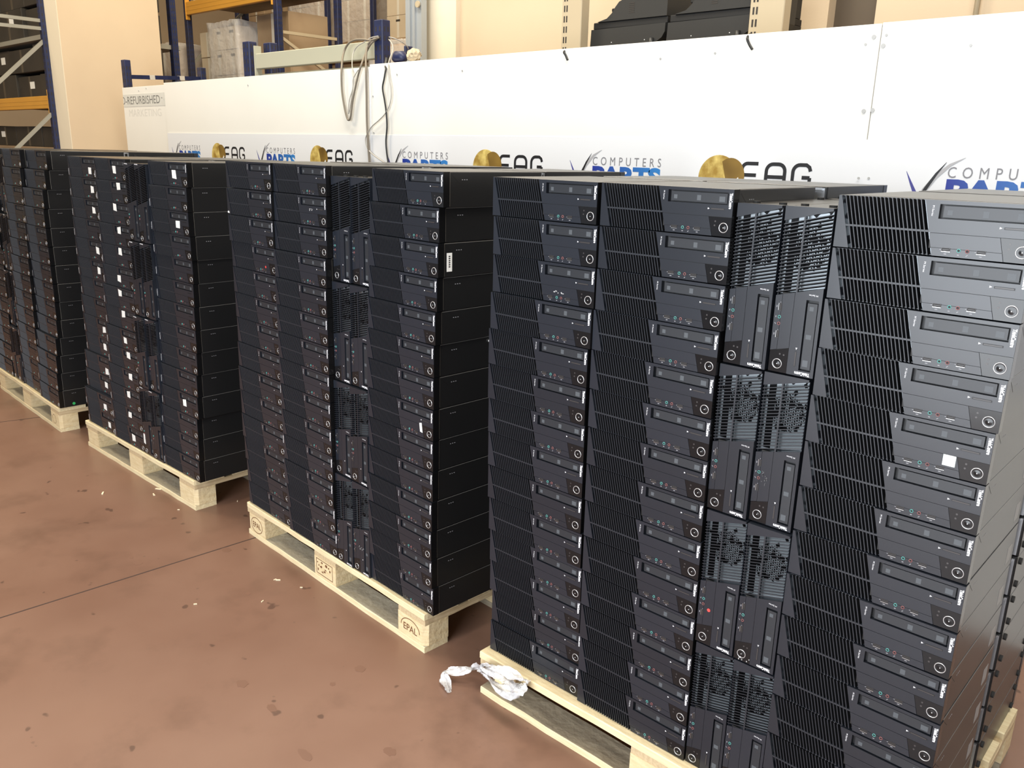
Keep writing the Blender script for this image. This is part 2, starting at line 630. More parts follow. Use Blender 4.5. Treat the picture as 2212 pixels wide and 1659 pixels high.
def mesh_usb():
    b = MB()
    x0, x1, z0, z1 = -0.0066, 0.0066, -0.0028, 0.0028
    b.box(x0, x1, -0.0005, 0.0005, z0, z1, 'case_groove')
    t = 0.0006
    b.box(x0-t, x1+t, -0.0011, 0.0, z1, z1+t, 'slot_grey').box(x0-t, x0, -0.0011, 0.0, z0, z1, 'slot_grey').box(x1, x1+t, -0.0011, 0.0, z0, z1, 'slot_grey')
    b.box(x0-t, x1+t, -0.0012, 0.0, z0-0.0009, z0, 'port_steel')
    b.box(x0+0.001, x1-0.001, -0.0008, 0.0, -0.0006, 0.0008, 'slot_grey')
    return b.mesh('usb_port')


def mesh_jack(m):
    b = MB()
    b.ring(0, 0, 0.0028, 0.0006, -0.0001, 0.0008, m, 18)
    b.disc(0, 0, 0.0024, -0.0003, 0.0005, 'case_groove', 14)
    return b.mesh('jack')


def mesh_brand(style):
    b = MB()
    if style == 'A':
        put_text(b, T_BRAND, 0.3290, 0.3362, 0.0585, 0.0905, -0.0004, 'white_print', True)
    else:
        put_text(b, T_BRAND, 0.0012, 0.0062, 0.0080, 0.0400, -0.0004, 'white_print', True)
    return b.mesh('brand_lettering')


def mesh_series():
    b = MB()
    put_text(b, T_SERIES, 0.1690, 0.1724, 0.0700, 0.0885, -0.0004, 'white_print', True)
    return b.mesh('series_lettering')


def mesh_icons():
    b = MB()
    y = -0.0004
    b.add([(0.2805, y, 0.0552), (0.2848, y, 0.0570), (0.2805, y, 0.0590)], [(0, 1, 2)], 'white_print')
    for x, w in ((0.2015, 0.0045), (0.2588, 0.0045), (0.2228, 0.0034)):
        b.box(x-w/2, x+w/2, y, y+0.0002, 0.0050, 0.0066, 'grey_print')
    b.strip([(0.2355, 0.0046), (0.2385, 0.0070)], 0.0012, y, 0.0002, 'grey_print')
    for x in (0.1925, 0.2498):
        b.box(x-0.0012, x+0.0012, y, y+0.0002, 0.0126, 0.0136, 'grey_print')
    return b.mesh('icon_print')


def mesh_case(simple=False):
    b = MB()
    if simple:
        b.box(0, 0.338, 0.0, 0.024, 0.001, 0.098, 'bezel_plastic')
    b.cbox(0.0012, 0.3368, 0.0242, 0.398, 0.0, 0.0984, 'case_paint', 0.0011)
    b.box(0.006, 0.332, 0.3978, 0.4045, 0.004, 0.0945, 'galvanised')
    if not simple:
        b.box(0.010, 0.328, 0.404, 0.412, 0.0895, 0.0955, 'galvanised')
        x = 0.3367
        for p, q in (((0.032, 0.090), (0.062, 0.066)), ):
            b.beam((x, p[0], p[1]), (x, q[0], q[1]), 0.0009, 0.0006, 'case_groove', Vector((1, 0, 0)))
        b.box(x-.0007, x+.00012, 0.0262, 0.396, 0.0966, 0.0977, 'edge_wear_highlight')
        b.box(x-.0007, x+.00012, 0.0250, 0.0262, 0.003, 0.0977, 'edge_wear_highlight')
        for k in range(3):
            b.box(x-0.0002, x+0.0004, 0.070+k*0.0085, 0.074+k*0.0085, 0.0755, 0.0775, 'grey_print')
        b.box(x-0.0002, x+0.0005, 0.338, 0.374, 0.018, 0.058, 'label_grey')
    return b.mesh('case')


def mesh_foot():
    b = MB()
    n = 12
    b.prism_ax([(0.008*math.cos(2*PI*i/n), 0.008*math.sin(2*PI*i/n)) for i in range(n)], 'x', -0.0035, 0.0015, 'rubber')
    return b.mesh('rubber_foot')


def mesh_ports():
    """the port row of a computer too far away to show each port"""
    b = MB()
    for x, m, r in ((0.2228, 'teal_plastic', 0.0030), (0.2366, 'pink_plastic', 0.0030)):
        b.ring(x, 0.0132, r, 0.0009, -0.0001, 0.0009, m, 10)
    for x in (0.2018, 0.2588):
        b.box(x-0.0066, x+0.0066, -0.0008, 0.0, 0.0092, 0.0104, 'port_steel')
    return b.mesh('port_row')


ME = dict(bezel=mesh_bezel(), grille=mesh_grille(), plate=mesh_plate(), drive=mesh_drive(), eject=mesh_eject(),
          panel=mesh_power_panel(), button=mesh_power_button(), usb=mesh_usb(), green=mesh_jack('teal_plastic'),
          pink=mesh_jack('pink_plastic'), brandA=mesh_brand('A'), brandB=mesh_brand('B'), series=mesh_series(),
          icons=mesh_icons(), case=mesh_case(), simple=mesh_case(True), foot=mesh_foot(), ports=mesh_ports())


def make_computer(style, detail):
    """one computer of a kind, with its parts; copied for every other one"""
    t = thing('desktop_computer', 'black desktop computer', 'computer')
    link('case', ME['case'], t)
    link('bezel', ME['bezel'], t)
    link('grille', ME['grille'], t)
    link('perforated_plate', ME['plate'], t)
    d = link('optical_drive', ME['drive'], t)
    p = link('power_panel', ME['panel'], t)
    link('power_button', ME['button'], p)
    link('brand_lettering', ME['brand'+style], t)
    if detail:
        link('eject_button', ME['eject'], d)
        link('usb_port', ME['usb'], t, (0.2018, 0, 0.0132))
        link('usb_port', ME['usb'], t, (0.2588, 0, 0.0132))
        link('headphone_jack', ME['green'], t, (0.2228, 0, 0.0132))
        link('microphone_jack', ME['pink'], t, (0.2366, 0, 0.0132))
        link('series_lettering', ME['series'], t)
        link('icon_print', ME['icons'], t)
    else:
        link('port_row', ME['ports'], t)
    return t


PROTO, USED = {}, set()


def dup(root):
    r = root.copy()
    COL.objects.link(r)
    for ch in list(root.children):
        c = ch.copy()
        COL.objects.link(c)
        c.parent = r
        for g in ch.children:
            e = g.copy()
            COL.objects.link(e)
            e.parent = c
    return r


def computer(style, detail):
    k = (style, detail)
    if k not in PROTO:
        PROTO[k] = make_computer(style, detail)
        return PROTO[k]
    return dup(PROTO[k])


UNITS = {4: {'lay': 'FFVVF', 'X': 0.0, 'Y': 0.0, 'yaw': 0.0, 'H': 0.09939, 'vp': 0.342, 'px': -0.005, 'py': -0.027, 'u': {'1,1': (-0.0031, -0.0093), '1,2': (0.0055, -0.0139), '1,3': (0.0032, -0.0105), '1,4': (0.0026, -0.0163), '1,5': (-0.0036, -0.0147), '1,6': (-0.0051, -0.0129), '1,7': (-0.0051, -0.0096), '1,8': (-0.0057, -0.0073), '1,9': (-0.0044, -0.0069), '1,10': (-0.0002, -0.0047), '1,11': (0.0023, -0.0008), '1,12': (-0.0003, 0.0049), '1,13': (0.0071, 0.0082), '1,14': (0.0068, 0.004), '2,1': (0.3438, -0.0052), '2,2': (0.3464, -0.0082), '2,3': (0.3464, -0.01), '2,4': (0.3424, -0.0096), '2,5': (0.3399, -0.0075), '2,6': (0.3411, -0.0071), '2,7': (0.3423, -0.0068), '2,8': (0.3428, -0.0065), '2,9': (0.3447, -0.0062), '2,10': (0.3459, -0.0059), '2,11': (0.347, -0.0056), '2,12': (0.3483, -0.0053), '2,13': (0.3495, -0.0049), '2,14': (0.3506, -0.0046), '3,1': (0.6857, 0.0061), '3,2': (0.682, 0.0027), '3,3': (0.6863, -0.0003), '3,4': (0.6899, 0.0009), '4,1': (0.7874, 0.0124), '4,2': (0.7819, 0.0109), '4,3': (0.7871, 0.0001), '4,4': (0.7898, 0.0001), '5,1': (0.8909, 0.0165), '5,2': (0.892, 0.0135), '5,3': (0.8916, 0.0091), '5,4': (0.8895, 0.012), '5,5': (0.8857, 0.0147), '5,6': (0.8856, 0.0147), '5,7': (0.8856, 0.0119), '5,8': (0.887, 0.0071), '5,9': (0.8874, 0.0029), '5,10': (0.8882, 0.0015), '5,11': (0.8896, 0.0002), '5,12': (0.89, -0.0016), '5,13': (0.89, -0.0016), '5,14': (0.89, -0.0016)}}, 3: {'lay': 'FFVVF', 'X': -1.4736, 'Y': 0.0506, 'yaw': -0.0466, 'H': 0.09976, 'vp': 0.342, 'px': 0.0012, 'py': -0.0069, 'u': {'1,1': (0.0077, -0.0061), '1,2': (0.0093, -0.01), '1,3': (0.0123, -0.0111), '1,4': (0.0099, -0.0037), '1,5': (0.0109, -0.0046), '1,6': (0.0116, -0.0036), '1,7': (0.0117, -0.0025), '1,8': (0.0098, -0.0047), '1,9': (0.0102, -0.0082), '1,10': (0.0103, -0.0062), '1,11': (0.0103, -0.0076), '1,12': (0.0106, -0.0032), '1,13': (0.0107, 0.0015), '1,14': (0.0107, 0.0028), '2,1': (0.347, 0.0028), '2,2': (0.3486, -0.0005), '2,3': (0.3515, -0.0047), '2,4': (0.3492, -0.0103), '2,5': (0.3502, -0.0131), '2,6': (0.3508, -0.013), '2,7': (0.3509, -0.0133), '2,8': (0.3491, -0.0125), '2,9': (0.3494, -0.0126), '2,10': (0.3495, -0.0125), '2,11': (0.3495, -0.0113), '2,12': (0.3498, -0.0141), '2,13': (0.3499, -0.0089), '2,14': (0.3499, -0.0034), '3,1': (0.6908, 0.018), '3,2': (0.6901, 0.0093), '3,3': (0.6888, 0.003), '3,4': (0.6892, -0.0029), '4,1': (0.7907, 0.0251), '4,2': (0.79, 0.0121), '4,3': (0.7887, 0.0014), '4,4': (0.789, -0.0003), '5,1': (0.9129, 0.0248), '5,2': (0.8988, 0.0213), '5,3': (0.8998, 0.0164), '5,4': (0.8956, 0.0159), '5,5': (0.8947, 0.0104), '5,6': (0.8898, 0.0091), '5,7': (0.8898, 0.008), '5,8': (0.8898, 0.0057), '5,9': (0.8885, 0.0064), '5,10': (0.8885, 0.0049), '5,11': (0.8889, 0.0007), '5,12': (0.8889, -0.0015), '5,13': (0.8889, 0.0004), '5,14': (0.8889, 0.0065)}}, 2: {'lay': 'FFVVF', 'X': -3.0062, 'Y': 0.0111, 'yaw': 0.0063, 'H': 0.09856, 'vp': 0.342, 'px': -0.029, 'py': -0.0268, 'u': {'1,1': (0.0135, 0.0187), '1,2': (0.0138, 0.0161), '1,3': (0.0142, 0.0149), '1,4': (0.0139, 0.0126), '1,5': (0.0142, 0.0118), '1,6': (0.0133, 0.0127), '1,7': (0.0141, 0.0146), '1,8': (0.0081, 0.0115), '1,9': (0.0085, 0.0109), '1,10': (0.0085, 0.0124), '1,11': (-0.0047, 0.0021), '1,12': (-0.0045, -0.0016), '1,13': (-0.0046, -0.0184), '1,14': (-0.0045, -0.0149), '2,1': (0.3528, 0.0106), '2,2': (0.3531, 0.0082), '2,3': (0.3535, 0.0068), '2,4': (0.3532, 0.0024), '2,5': (0.3534, 0.002), '2,6': (0.3526, -0.0002), '2,7': (0.3534, -0.0088), '2,8': (0.3474, -0.0069), '2,9': (0.3477, -0.0125), '2,10': (0.3478, -0.0148), '2,11': (0.3346, -0.0172), '2,12': (0.3347, -0.0195), '2,13': (0.3347, -0.0195), '2,14': (0.3347, -0.0196), '3,1': (0.6931, 0.0018), '3,2': (0.6927, -0.0082), '3,3': (0.687, -0.0214), '3,4': (0.674, -0.0197), '4,1': (0.8025, -0.0014), '4,2': (0.7925, -0.0053), '4,3': (0.7868, -0.0127), '4,4': (0.7739, -0.0212), '5,1': (0.9107, 0.0135), '5,2': (0.906, 0.0074), '5,3': (0.9047, 0.0072), '5,4': (0.9035, 0.0092), '5,5': (0.8944, 0.0143), '5,6': (0.8923, 0.0113), '5,7': (0.8945, 0.0063), '5,8': (0.8944, 0.0045), '5,9': (0.8907, 0.0027), '5,10': (0.8867, -0.0029), '5,11': (0.8867, -0.0074), '5,12': (0.8737, -0.01), '5,13': (0.8737, -0.012), '5,14': (0.8737, -0.0173)}}, 1: {'lay': 'FVVFF', 'X': -4.554, 'Y': 0.0412, 'yaw': -0.0386, 'H': 0.1, 'vp': 0.342, 'px': 0.006, 'py': -0.0384, 'u': {'1,1': (0.0011, 0.0345), '1,2': (-0.0056, 0.0222), '1,3': (0.0017, 0.0222), '1,4': (0.0035, 0.0183), '1,5': (0.0014, 0.0131), '1,6': (-0.0077, -0.0002), '1,7': (0.005, 0.0069), '1,8': (-0.0048, 0.0008), '1,9': (-0.0016, -0.0037), '1,10': (0.0063, -0.0058), '1,11': (-0.0016, -0.0115), '1,12': (0.0032, -0.0143), '1,13': (0.0016, -0.0225), '1,14': (-0.0002, -0.0288), '2,1': (0.3428, 0.0308), '2,2': (0.3444, 0.0085), '2,3': (0.3459, -0.0046), '2,4': (0.3424, -0.0247), '3,1': (0.4442, 0.0268), '3,2': (0.4443, 0.0072), '3,3': (0.4458, 0.0003), '3,4': (0.4422, -0.0255), '4,1': (0.5549, 0.0189), '4,2': (0.5517, 0.0107), '4,3': (0.5531, 0.0083), '4,4': (0.5511, 0.0056), '4,5': (0.5501, 0.0024), '4,6': (0.5506, -0.0009), '4,7': (0.546, -0.0062), '4,8': (0.547, -0.0092), '4,9': (0.546, -0.0122), '4,10': (0.546, -0.0157), '4,11': (0.5465, -0.0202), '4,12': (0.5453, -0.0202), '4,13': (0.5421, -0.0202), '4,14': (0.5433, -0.0202), '5,1': (0.9121, 0.0444), '5,2': (0.9056, 0.0288), '5,3': (0.8977, 0.0107), '5,4': (0.8944, 0.0053), '5,5': (0.8943, 0.0051), '5,6': (0.8936, 0.0062), '5,7': (0.8941, 0.0053), '5,8': (0.8952, 0.0052), '5,9': (0.8908, 0.0044), '5,10': (0.8932, -0.0006), '5,11': (0.8871, -0.0138), '5,12': (0.8846, -0.0222), '5,13': (0.8813, -0.0286), '5,14': (0.8826, -0.0316)}}}

NUM = ['', 'top', 'second from top', 'third from top', 'fourth from top', 'fifth from top', 'sixth from top', 'seventh from top']


def ordinal(r, n):
    if n == 4:
        return ['', 'top', 'second from top', 'second from bottom', 'bottom'][r]
    if r <= 7:
        return NUM[r]
    return 'bottom' if r == n else ['', 'bottom', 'second from bottom', 'third from bottom', 'fourth from bottom', 'fifth from bottom', 'sixth from bottom', 'seventh from bottom'][n-r+1]


PALLET = {4: 'nearest pallet', 3: 'second-nearest pallet', 2: 'third pallet away', 1: 'farthest pallet'}
STACK = {'FFVVF': ['', 'far-end flat stack', 'flat stack beside the uprights', 'far upright stack', 'near upright stack', 'near-end flat stack'],
         'FVVFF': ['', 'far-end flat stack', 'far upright stack', 'near upright stack', 'flat stack beside the uprights', 'near-end flat stack']}
# things stuck on single computers: pallet, column, row -> kind, x, z on the front (mm from its left and lower edge)
STUCK = {(4, 1, 3): ('scuff', 228, 27, 'white scuff above the ports'), (4, 3, 3): ('red', 29, 91, 'red dot sticker'),
         (4, 4, 2): ('smudge', 27, 106, 'pale smudge'), (4, 4, 3): ('scuff', 28, 6, 'white scuff'),
         (4, 5, 5): ('holo', 272, 30, 'shiny sticker'),
         (3, 1, 2): ('chip', 4, 8, 'white corner chip'), (3, 1, 4): ('red', 261, 25, 'red dot sticker'),
         (3, 2, 2): ('scuff', 246, 53, 'pale scuff'), (3, 5, 8): ('tagslim', 281, 33, 'narrow white tag'),
         (3, 4, 4): ('scuff', 48, 98, 'white scuff'), (3, 5, 3): ('sidelabel', 0, 0, 'white label on its side'),
         (3, 5, 6): ('sidewad', 0, 0, 'white scrap on its side'), (1, 5, 14): ('greendot', 0, 0, 'green dot on its side')}
for c, r, x, z in ((1, 1, 263, 34), (1, 2, 276, 47), (1, 3, 269, 46), (1, 5, 273, 51), (1, 6, 261, 50), (1, 9, 253, 47), (1, 10, 235, 53), (1, 11, 267, 28), (1, 12, 250, 52),
                   (1, 13, 248, 37), (1, 14, 269, 42), (2, 1, 221, 48), (2, 2, 251, 77), (2, 3, 195, 77), (2, 4, 228, 74), (2, 5, 215, 75), (2, 6, 179, 44), (2, 7, 194, 75),
                   (2, 8, 208, 73), (2, 9, 211, 45), (2, 10, 236, 75), (2, 11, 254, 69), (2, 12, 216, 72), (2, 13, 209, 64), (2, 14, 225, 47), (5, 1, 230, 48), (5, 3, 248, 45),
                   (5, 11, 221, 53), (3, 4, 9, 75)):
    STUCK[(2, c, r)] = ('tagtall' if c == 3 else 'tag', x, z, 'white tag')


def blob(b, cx, cz, w, h, y, m, seed, n=9, t=0.0004):
    rnd = random.Random(seed)
    pts = []
    for i in range(n):
        a = 2*PI*i/n
        k = rnd.uniform(0.55, 1.0)
        pts.append((cx+w/2*k*math.cos(a), cz+h/2*k*math.sin(a)))
    b.prism(pts, y, y+t, m)


def stick(t, key, flat):
    kind, a, h, words = STUCK[key]
    a, h = a*MM, h*MM
    x, z = (a, h) if flat else (0.338-h, a)      # an upright computer is turned a quarter clockwise
    b = MB()
    y = -0.0008
    rnd = random.Random(key[0]*997+key[1]*91+key[2])
    if kind in ('tag', 'tagtall', 'tagslim'):
        w, hh = {'tag': (0.034, 0.031), 'tagtall': (0.020, 0.050), 'tagslim': (0.010, 0.030)}[kind]
        if not flat:
            w, hh = hh, w
        q = [(x+sx*w/2+rnd.uniform(-.003, .003), z+sz*hh/2+rnd.uniform(-.003, .003)) for sx, sz in ((-1, -1), (1, -1), (1, 1), (-1, 1))]
        b.prism(q, y, y+0.0005, 'paper_white')
        b.build('paper_tag', t)
    elif kind == 'red':
        b.disc(x, z, 0.0042, y, y+0.0004, 'red_sticker', 18)
        b.build('dot_sticker', t)
    elif kind == 'holo':
        b.box(x-0.011, x+0.011, y, y+0.0004, z-0.010, z+0.011, 'hologram')
        b.build('sticker', t)
    elif kind in ('scuff', 'smudge'):
        m = 'scuff' if kind == 'scuff' else 'scuff_faint'
        for k in range(7 if kind == 'scuff' else 14):
            u, w = rnd.uniform(-.016, .016), rnd.uniform(-.003, .003)
            if not flat:
                u, w = w*2, u
                u, w = (w, u) if kind == 'smudge' else (u, w)
            blob(b, x+u, z+w, rnd.uniform(.003, .009), rnd.uniform(.0015, .004), y, m, k+key[2]*31, 7, 0.0002)
        b.build('scuff_mark', t)
    elif kind == 'chip':
        blob(b, x+0.004, z, 0.016, 0.010, y, 'paper_white', 5)
        b.build('chipped_patch', t)
    elif kind == 'sidelabel':
        b.box(0.3370, 0.3376, 0.034, 0.054, 0.016, 0.070, 'paper_white')
        for k in range(6):
            b.box(0.3375, 0.3378, 0.041, 0.047, 0.028+k*0.0060, 0.032+k*0.0060, 'ink')
        b.build('barcode_label', t)
    elif kind == 'sidewad':
        b.cbox(0.3369, 0.3440, 0.218, 0.230, 0.080, 0.089, 'paper_white', 0.003)
        b.build('paper_scrap', t)
    elif kind == 'greendot':
        n = 16
        b.prism_ax([(0.075+0.008*math.cos(2*PI*i/n), 0.016+0.008*math.sin(2*PI*i/n)) for i in range(n)], 'x', 0.3366, 0.3374, 'green_sticker')
        b.build('dot_sticker', t)
    return words


ROOTS = []
for P in (4, 3, 2, 1):
    d = UNITS[P]
    lay, H, VP = d['lay'], d['H'], d['vp']
    base = Matrix.Translation((d['X'], d['Y'], 0)) @ Matrix.Rotation(d['yaw'], 4, 'Z')
    grp = 'desktop computers on the '+PALLET[P]
    for c in range(1, 6):
        flat = lay[c-1] == 'F'
        n = 14 if flat else 4
        for r in range(1, n+1):
            x, y = d['u'][f'{c},{r}']
            style = 'A' if P in (3, 4) or (P == 2 and c == 5 and r == 1) else 'B'
            t = computer(style, P >= 3)
            if flat:
                m = base @ Matrix.Translation((x, y, 0.144+H*(14-r)))
            else:
                m = base @ Matrix.Translation((x, y, 0.144+VP*(4-r)+0.338)) @ Matrix.Rotation(PI/2, 4, 'Y')
            t.matrix_world = m
            ROOTS.append((t, (P, c, r), flat))
            t['label'] = 'black desktop computer %s, %s, %s, %s' % ('lying flat' if flat else 'standing upright', ordinal(r, n), STACK[lay][c], PALLET[P])
            t['category'] = 'computer'
            t['group'] = grp
            # the rear row: the same stacks turned round, back to back
            xb = d['u'][f'{c},{n}'][0]+random.uniform(-.0004, .0004)+(c-3)*.0012
            yb = 0.850+max(0, y-0.014)+random.uniform(-.003, .004)
            seen = r == 1 or (P == 4 and c == 5)
            if flat:
                m2 = base @ Matrix.Translation((xb+0.338, yb, 0.144+H*(14-r))) @ Matrix.Rotation(PI, 4, 'Z')
            else:
                m2 = base @ Matrix.Translation((xb+0.097, yb, 0.144+VP*(4-r)+0.338)) @ Matrix.Rotation(PI, 4, 'Z') @ Matrix.Rotation(PI/2, 4, 'Y')
            if seen:
                t2 = thing('desktop_computer', '', 'computer')
                link('case', ME['case'], t2)
                link('bezel', ME['bezel'], t2)
                if c == 5 or not flat:
                    for fy in (0.045, 0.365):
                        for fz in (0.020, 0.078):
                            link('rubber_foot', ME['foot'], t2, (0, fy, fz))
                t2['label'] = 'black desktop computer, rear row behind %s, %s, %s' % (STACK[lay][c], ordinal(r, n), PALLET[P])
            else:
                t2 = link('desktop_computer', ME['simple'])
                t2['label'] = 'black desktop computer in rear row, hidden behind the front stacks, %s' % PALLET[P]
                t2['category'] = 'computer'
            t2.matrix_world = m2
            t2['group'] = ('rear row on the ' if seen else 'hidden rear row on the ')+PALLET[P]

for t, key, flat in ROOTS:
    P, c, r = key
    if not flat and P >= 3:
        for fy in (0.045, 0.365):
            for fz in (0.020, 0.078):
                link('rubber_foot', ME['foot'], t, (0, fy, fz))
    if key in STUCK:
        w = stick(t, key, flat)
        t['label'] = t['label'].replace('black desktop computer lying flat,', 'flat computer with %s,' % w).replace('black desktop computer standing upright,', 'upright computer with %s,' % w)

# ------------------------------------------------------------------ pallets


def plank(b, x0, x1, y0, y1, z0, z1, m, seed, ax='x', rough=0.0015, n=14, mtop=None):
    """a sawn board with slightly uneven edges, long side along ax"""
    rnd = random.Random(seed)
    vs, fs = [], []
    for i in range(n+1):
        t = i/n
        e = 0.6 if i in (0, n) else 1
        a, c, zt = rnd.uniform(-rough, rough), rnd.uniform(-rough, rough), rnd.uniform(-rough*0.5, 0)
        k = 0.0025
        if ax == 'x':
            x = x0+(x1-x0)*t
            sec = [(x, y0+a, z0), (x, y1+c, z0), (x, y1+c, z1-k+zt), (x, y1+c-k, z1+zt), (x, y0+a+k, z1+zt), (x, y0+a, z1-k+zt)]
        else:
            y = y0+(y1-y0)*t
            sec = [(x1+a, y, z0), (x0+c, y, z0), (x0+c, y, z1-k+zt), (x0+c+k, y, z1+zt), (x1+a-k, y, z1+zt), (x1+a, y, z1-k+zt)]
        vs += sec
    q = 6
    for i in range(n):
        for j in range(q):
            fs.append((i*q+j, i*q+(j+1) % q, (i+1)*q+(j+1) % q, (i+1)*q+j))
    fs += [tuple(range(q-1, -1, -1)), tuple(n*q+j for j in range(q))]
    k0 = len(b.m)
    b.add(vs, fs, m)
    if mtop:
        k = b.slot(mtop)
        for i in range(n):
            b.m[k0+i*q+3] = k
    return b


T_EPAL = text_geo('EPAL', 0.006)


def oval_stamp(b, cx, cz, rx, rz, y, lo=0, hi=360):
    pts = [(cx+rx*math.cos(math.radians(a)), cz+rz*math.sin(math.radians(a))) for a in range(lo, hi+1, 12)]
    b.strip(pts, 0.0028, y, 0.0005, 'burn_brand')
    put_text(b, T_EPAL, cx-rx*0.72, cx+rx*0.72, cz-rz*0.36, cz+rz*0.36, y, 'burn_brand')


PAL_LABEL = {4: 'pale wooden pallet under the nearest computers, plastic wrap at its corner', 3: 'pale wooden pallet with oval and square burnt stamps on its blocks',
             2: 'pale wooden pallet under the computers with white paper tags', 1: 'tan wooden pallet under the farthest computers'}
for P in (4, 3, 2, 1):
    d = UNITS[P]
    base = Matrix.Translation((d['X'], d['Y'], 0)) @ Matrix.Rotation(d['yaw'], 4, 'Z') @ Matrix.Translation((d['px'], d['py'], 0))
    t = thing('wooden_pallet', PAL_LABEL[P], 'pallet', group='wooden pallets in a row')
    t.matrix_world = base
    LN, DP = (1.2 if P < 4 else 1.25), 0.86
    cx3 = ((0, .145), (LN/2-.0725, LN/2+.0725), (LN-.145, LN))
    ys = (0, .145), (.19, .29), (.3575, .5025), (.57, .67), (.715, .86)
    for k, (a, c) in enumerate(ys):
        b = MB()
        plank(b, 0, LN, a, c, .122, .1436, 'wood_pale', P*50+k)
        b.build('deck_board', t)
    for k, (a, c) in enumerate(cx3):
        b = MB()
        plank(b, a, c, 0.002, DP-.002, .100, .122, 'wood_cross', P*50+10+k, 'y', 0.001)
        b.build('cross_board', t)
    for k, (a, c) in enumerate(((0, .1), (.3575, .5025), (.76, .86))):
        b = MB()
        plank(b, 0.002, LN-.002, a, c, 0.0, .022, 'wood_grey' if k else 'wood_pale', P*50+20+k, 'x', 0.0035 if P == 4 else 0.0015, 14, 'wood_grey' if P == 4 else 'wood_weathered')
        b.build('bottom_board', t)
    for i, (a, c) in enumerate(cx3):
        for j, (e, f) in enumerate(((0.001, .1), (.3575, .5025), (.76, .859))):
            b = MB()
            h = .016
            if P == 4 and i == 0 and j == 0:
                poly = [(a+.03, .035), (a+.095, .035), (a+.095, f), (a+.03, f)]
            elif j == 0 and i == 2:
                poly = [(a, e), (c-h, e), (c, e+h), (c, f), (a, f)]
            elif j == 0 and i == 0:
                poly = [(a+h, e), (c, e), (c, f), (a, f), (a, e+h)]
            else:
                poly = [(a, e), (c, e), (c, f), (a, f)]
            b.prism_ax(poly, 'z', .022, .100, 'wood_block')
            bl = b.build('block', t)
            if j == 0 and P in (3, 1):
                s = MB()
                if i == 0 and P == 3:
                    oval_stamp(s, a+.075, .060, .046, .034, e-.0006)
                elif i == 2 and P == 3:
                    oval_stamp(s, a+.066, .056, .050, .034, e-.0006, 0, 180)
                elif i == 1 and P == 3:
                    x0, x1, z0, z1 = a+.014, c-.022, .034, .094
                    for p, q in (((x0, z0), (x1, z0)), ((x1, z0), (x1, z1)), ((x1, z1), (x0, z1)), ((x0, z1), (x0, z0))):
                        s.strip([p, q], .0024, e-.0006, .0005, 'burn_brand')
                    for k in range(11):
                        blob(s, x0+.014+(k % 4)*.024+(k*7 % 5-2)*.003, z1-.012-(k//4)*.016+(k*5 % 3-1)*.003, .010+(k*3 % 4)*.004, .008+(k % 3)*.003, e-.0006, 'burn_brand', k+3, 6)
                elif i == 2 and P == 1:
                    s.strip([(a+.05+.03*math.cos(math.radians(g)), .058+.026*math.sin(math.radians(g))) for g in range(0, 361, 15)], .0018, e-.0006, .0005, 'burn_brand')
                if s.v:
                    s.build('burned_stamp', bl)

# -------------------------------------------------------------- the setting
b = MB()
b.box(-16, 9, -9, 12, -0.1, 0.0, 'floor_paint')
fl = struct('floor', b)
for k, (x, y, w, h) in enumerate(((523, 1477, .050, .040), (778, 1445, .045, .036), (298, 1216, .050, .040), (489, 1188, .06, .04), (587, 1530, .05, .03), (719, 1478, .024, .020), (842, 1624, .045, .035), (659, 1631, .07, .03), (283, 1204, .03, .02), (536, 1282, .03, .022), (1205, 1520, .05, .07))):
    q = atz(x, y, 0)
    b = MB()
    rr = random.Random(k+40)
    b.prism_ax([(q.x+w/2*rr.uniform(.7, 1)*math.cos(2*PI*i/14), q.y+h/2*rr.uniform(.7, 1)*math.sin(2*PI*i/14)) for i in range(14)], 'z', 0.0, .0006, 'floor_stain')
    b.build('stain', fl)
mat('joint_dark', (0.05, 0.028, 0.022), 0.7)
for k, (p, q) in enumerate((((0, 1335), (556, 1160)), ((0, 912), (150, 893)))):
    a, c = atz(*p, 0), atz(*q, 0)
    dd = (c-a).normalized()
    b = MB()
    b.beam(a-dd*2.5+Vector((0, 0, -.0012)), c+dd*(1.2 if k == 0 else .3)+Vector((0, 0, -.0012)), 0.006, 0.004, 'joint_dark')
    struct('trim_%d' % (k+1), b, 'thin dark joint running across the red floor')

WY = 1.45
T_REF = text_geo('D-REFURBISHED')
T_MKT = text_geo('MARKETING')
T_COMP = text_geo('COMPUTERS', 0.0, 1.75)
T_PARTS = text_geo('PARTS', 0.045, 0.95)


def panel(x0, x1, y, z1, label):
    b = MB()
    b.cbox(x0, x1, y, y+.018, 0.0, z1, 'panel_white', .001)
    return struct('wall_back', b, label)


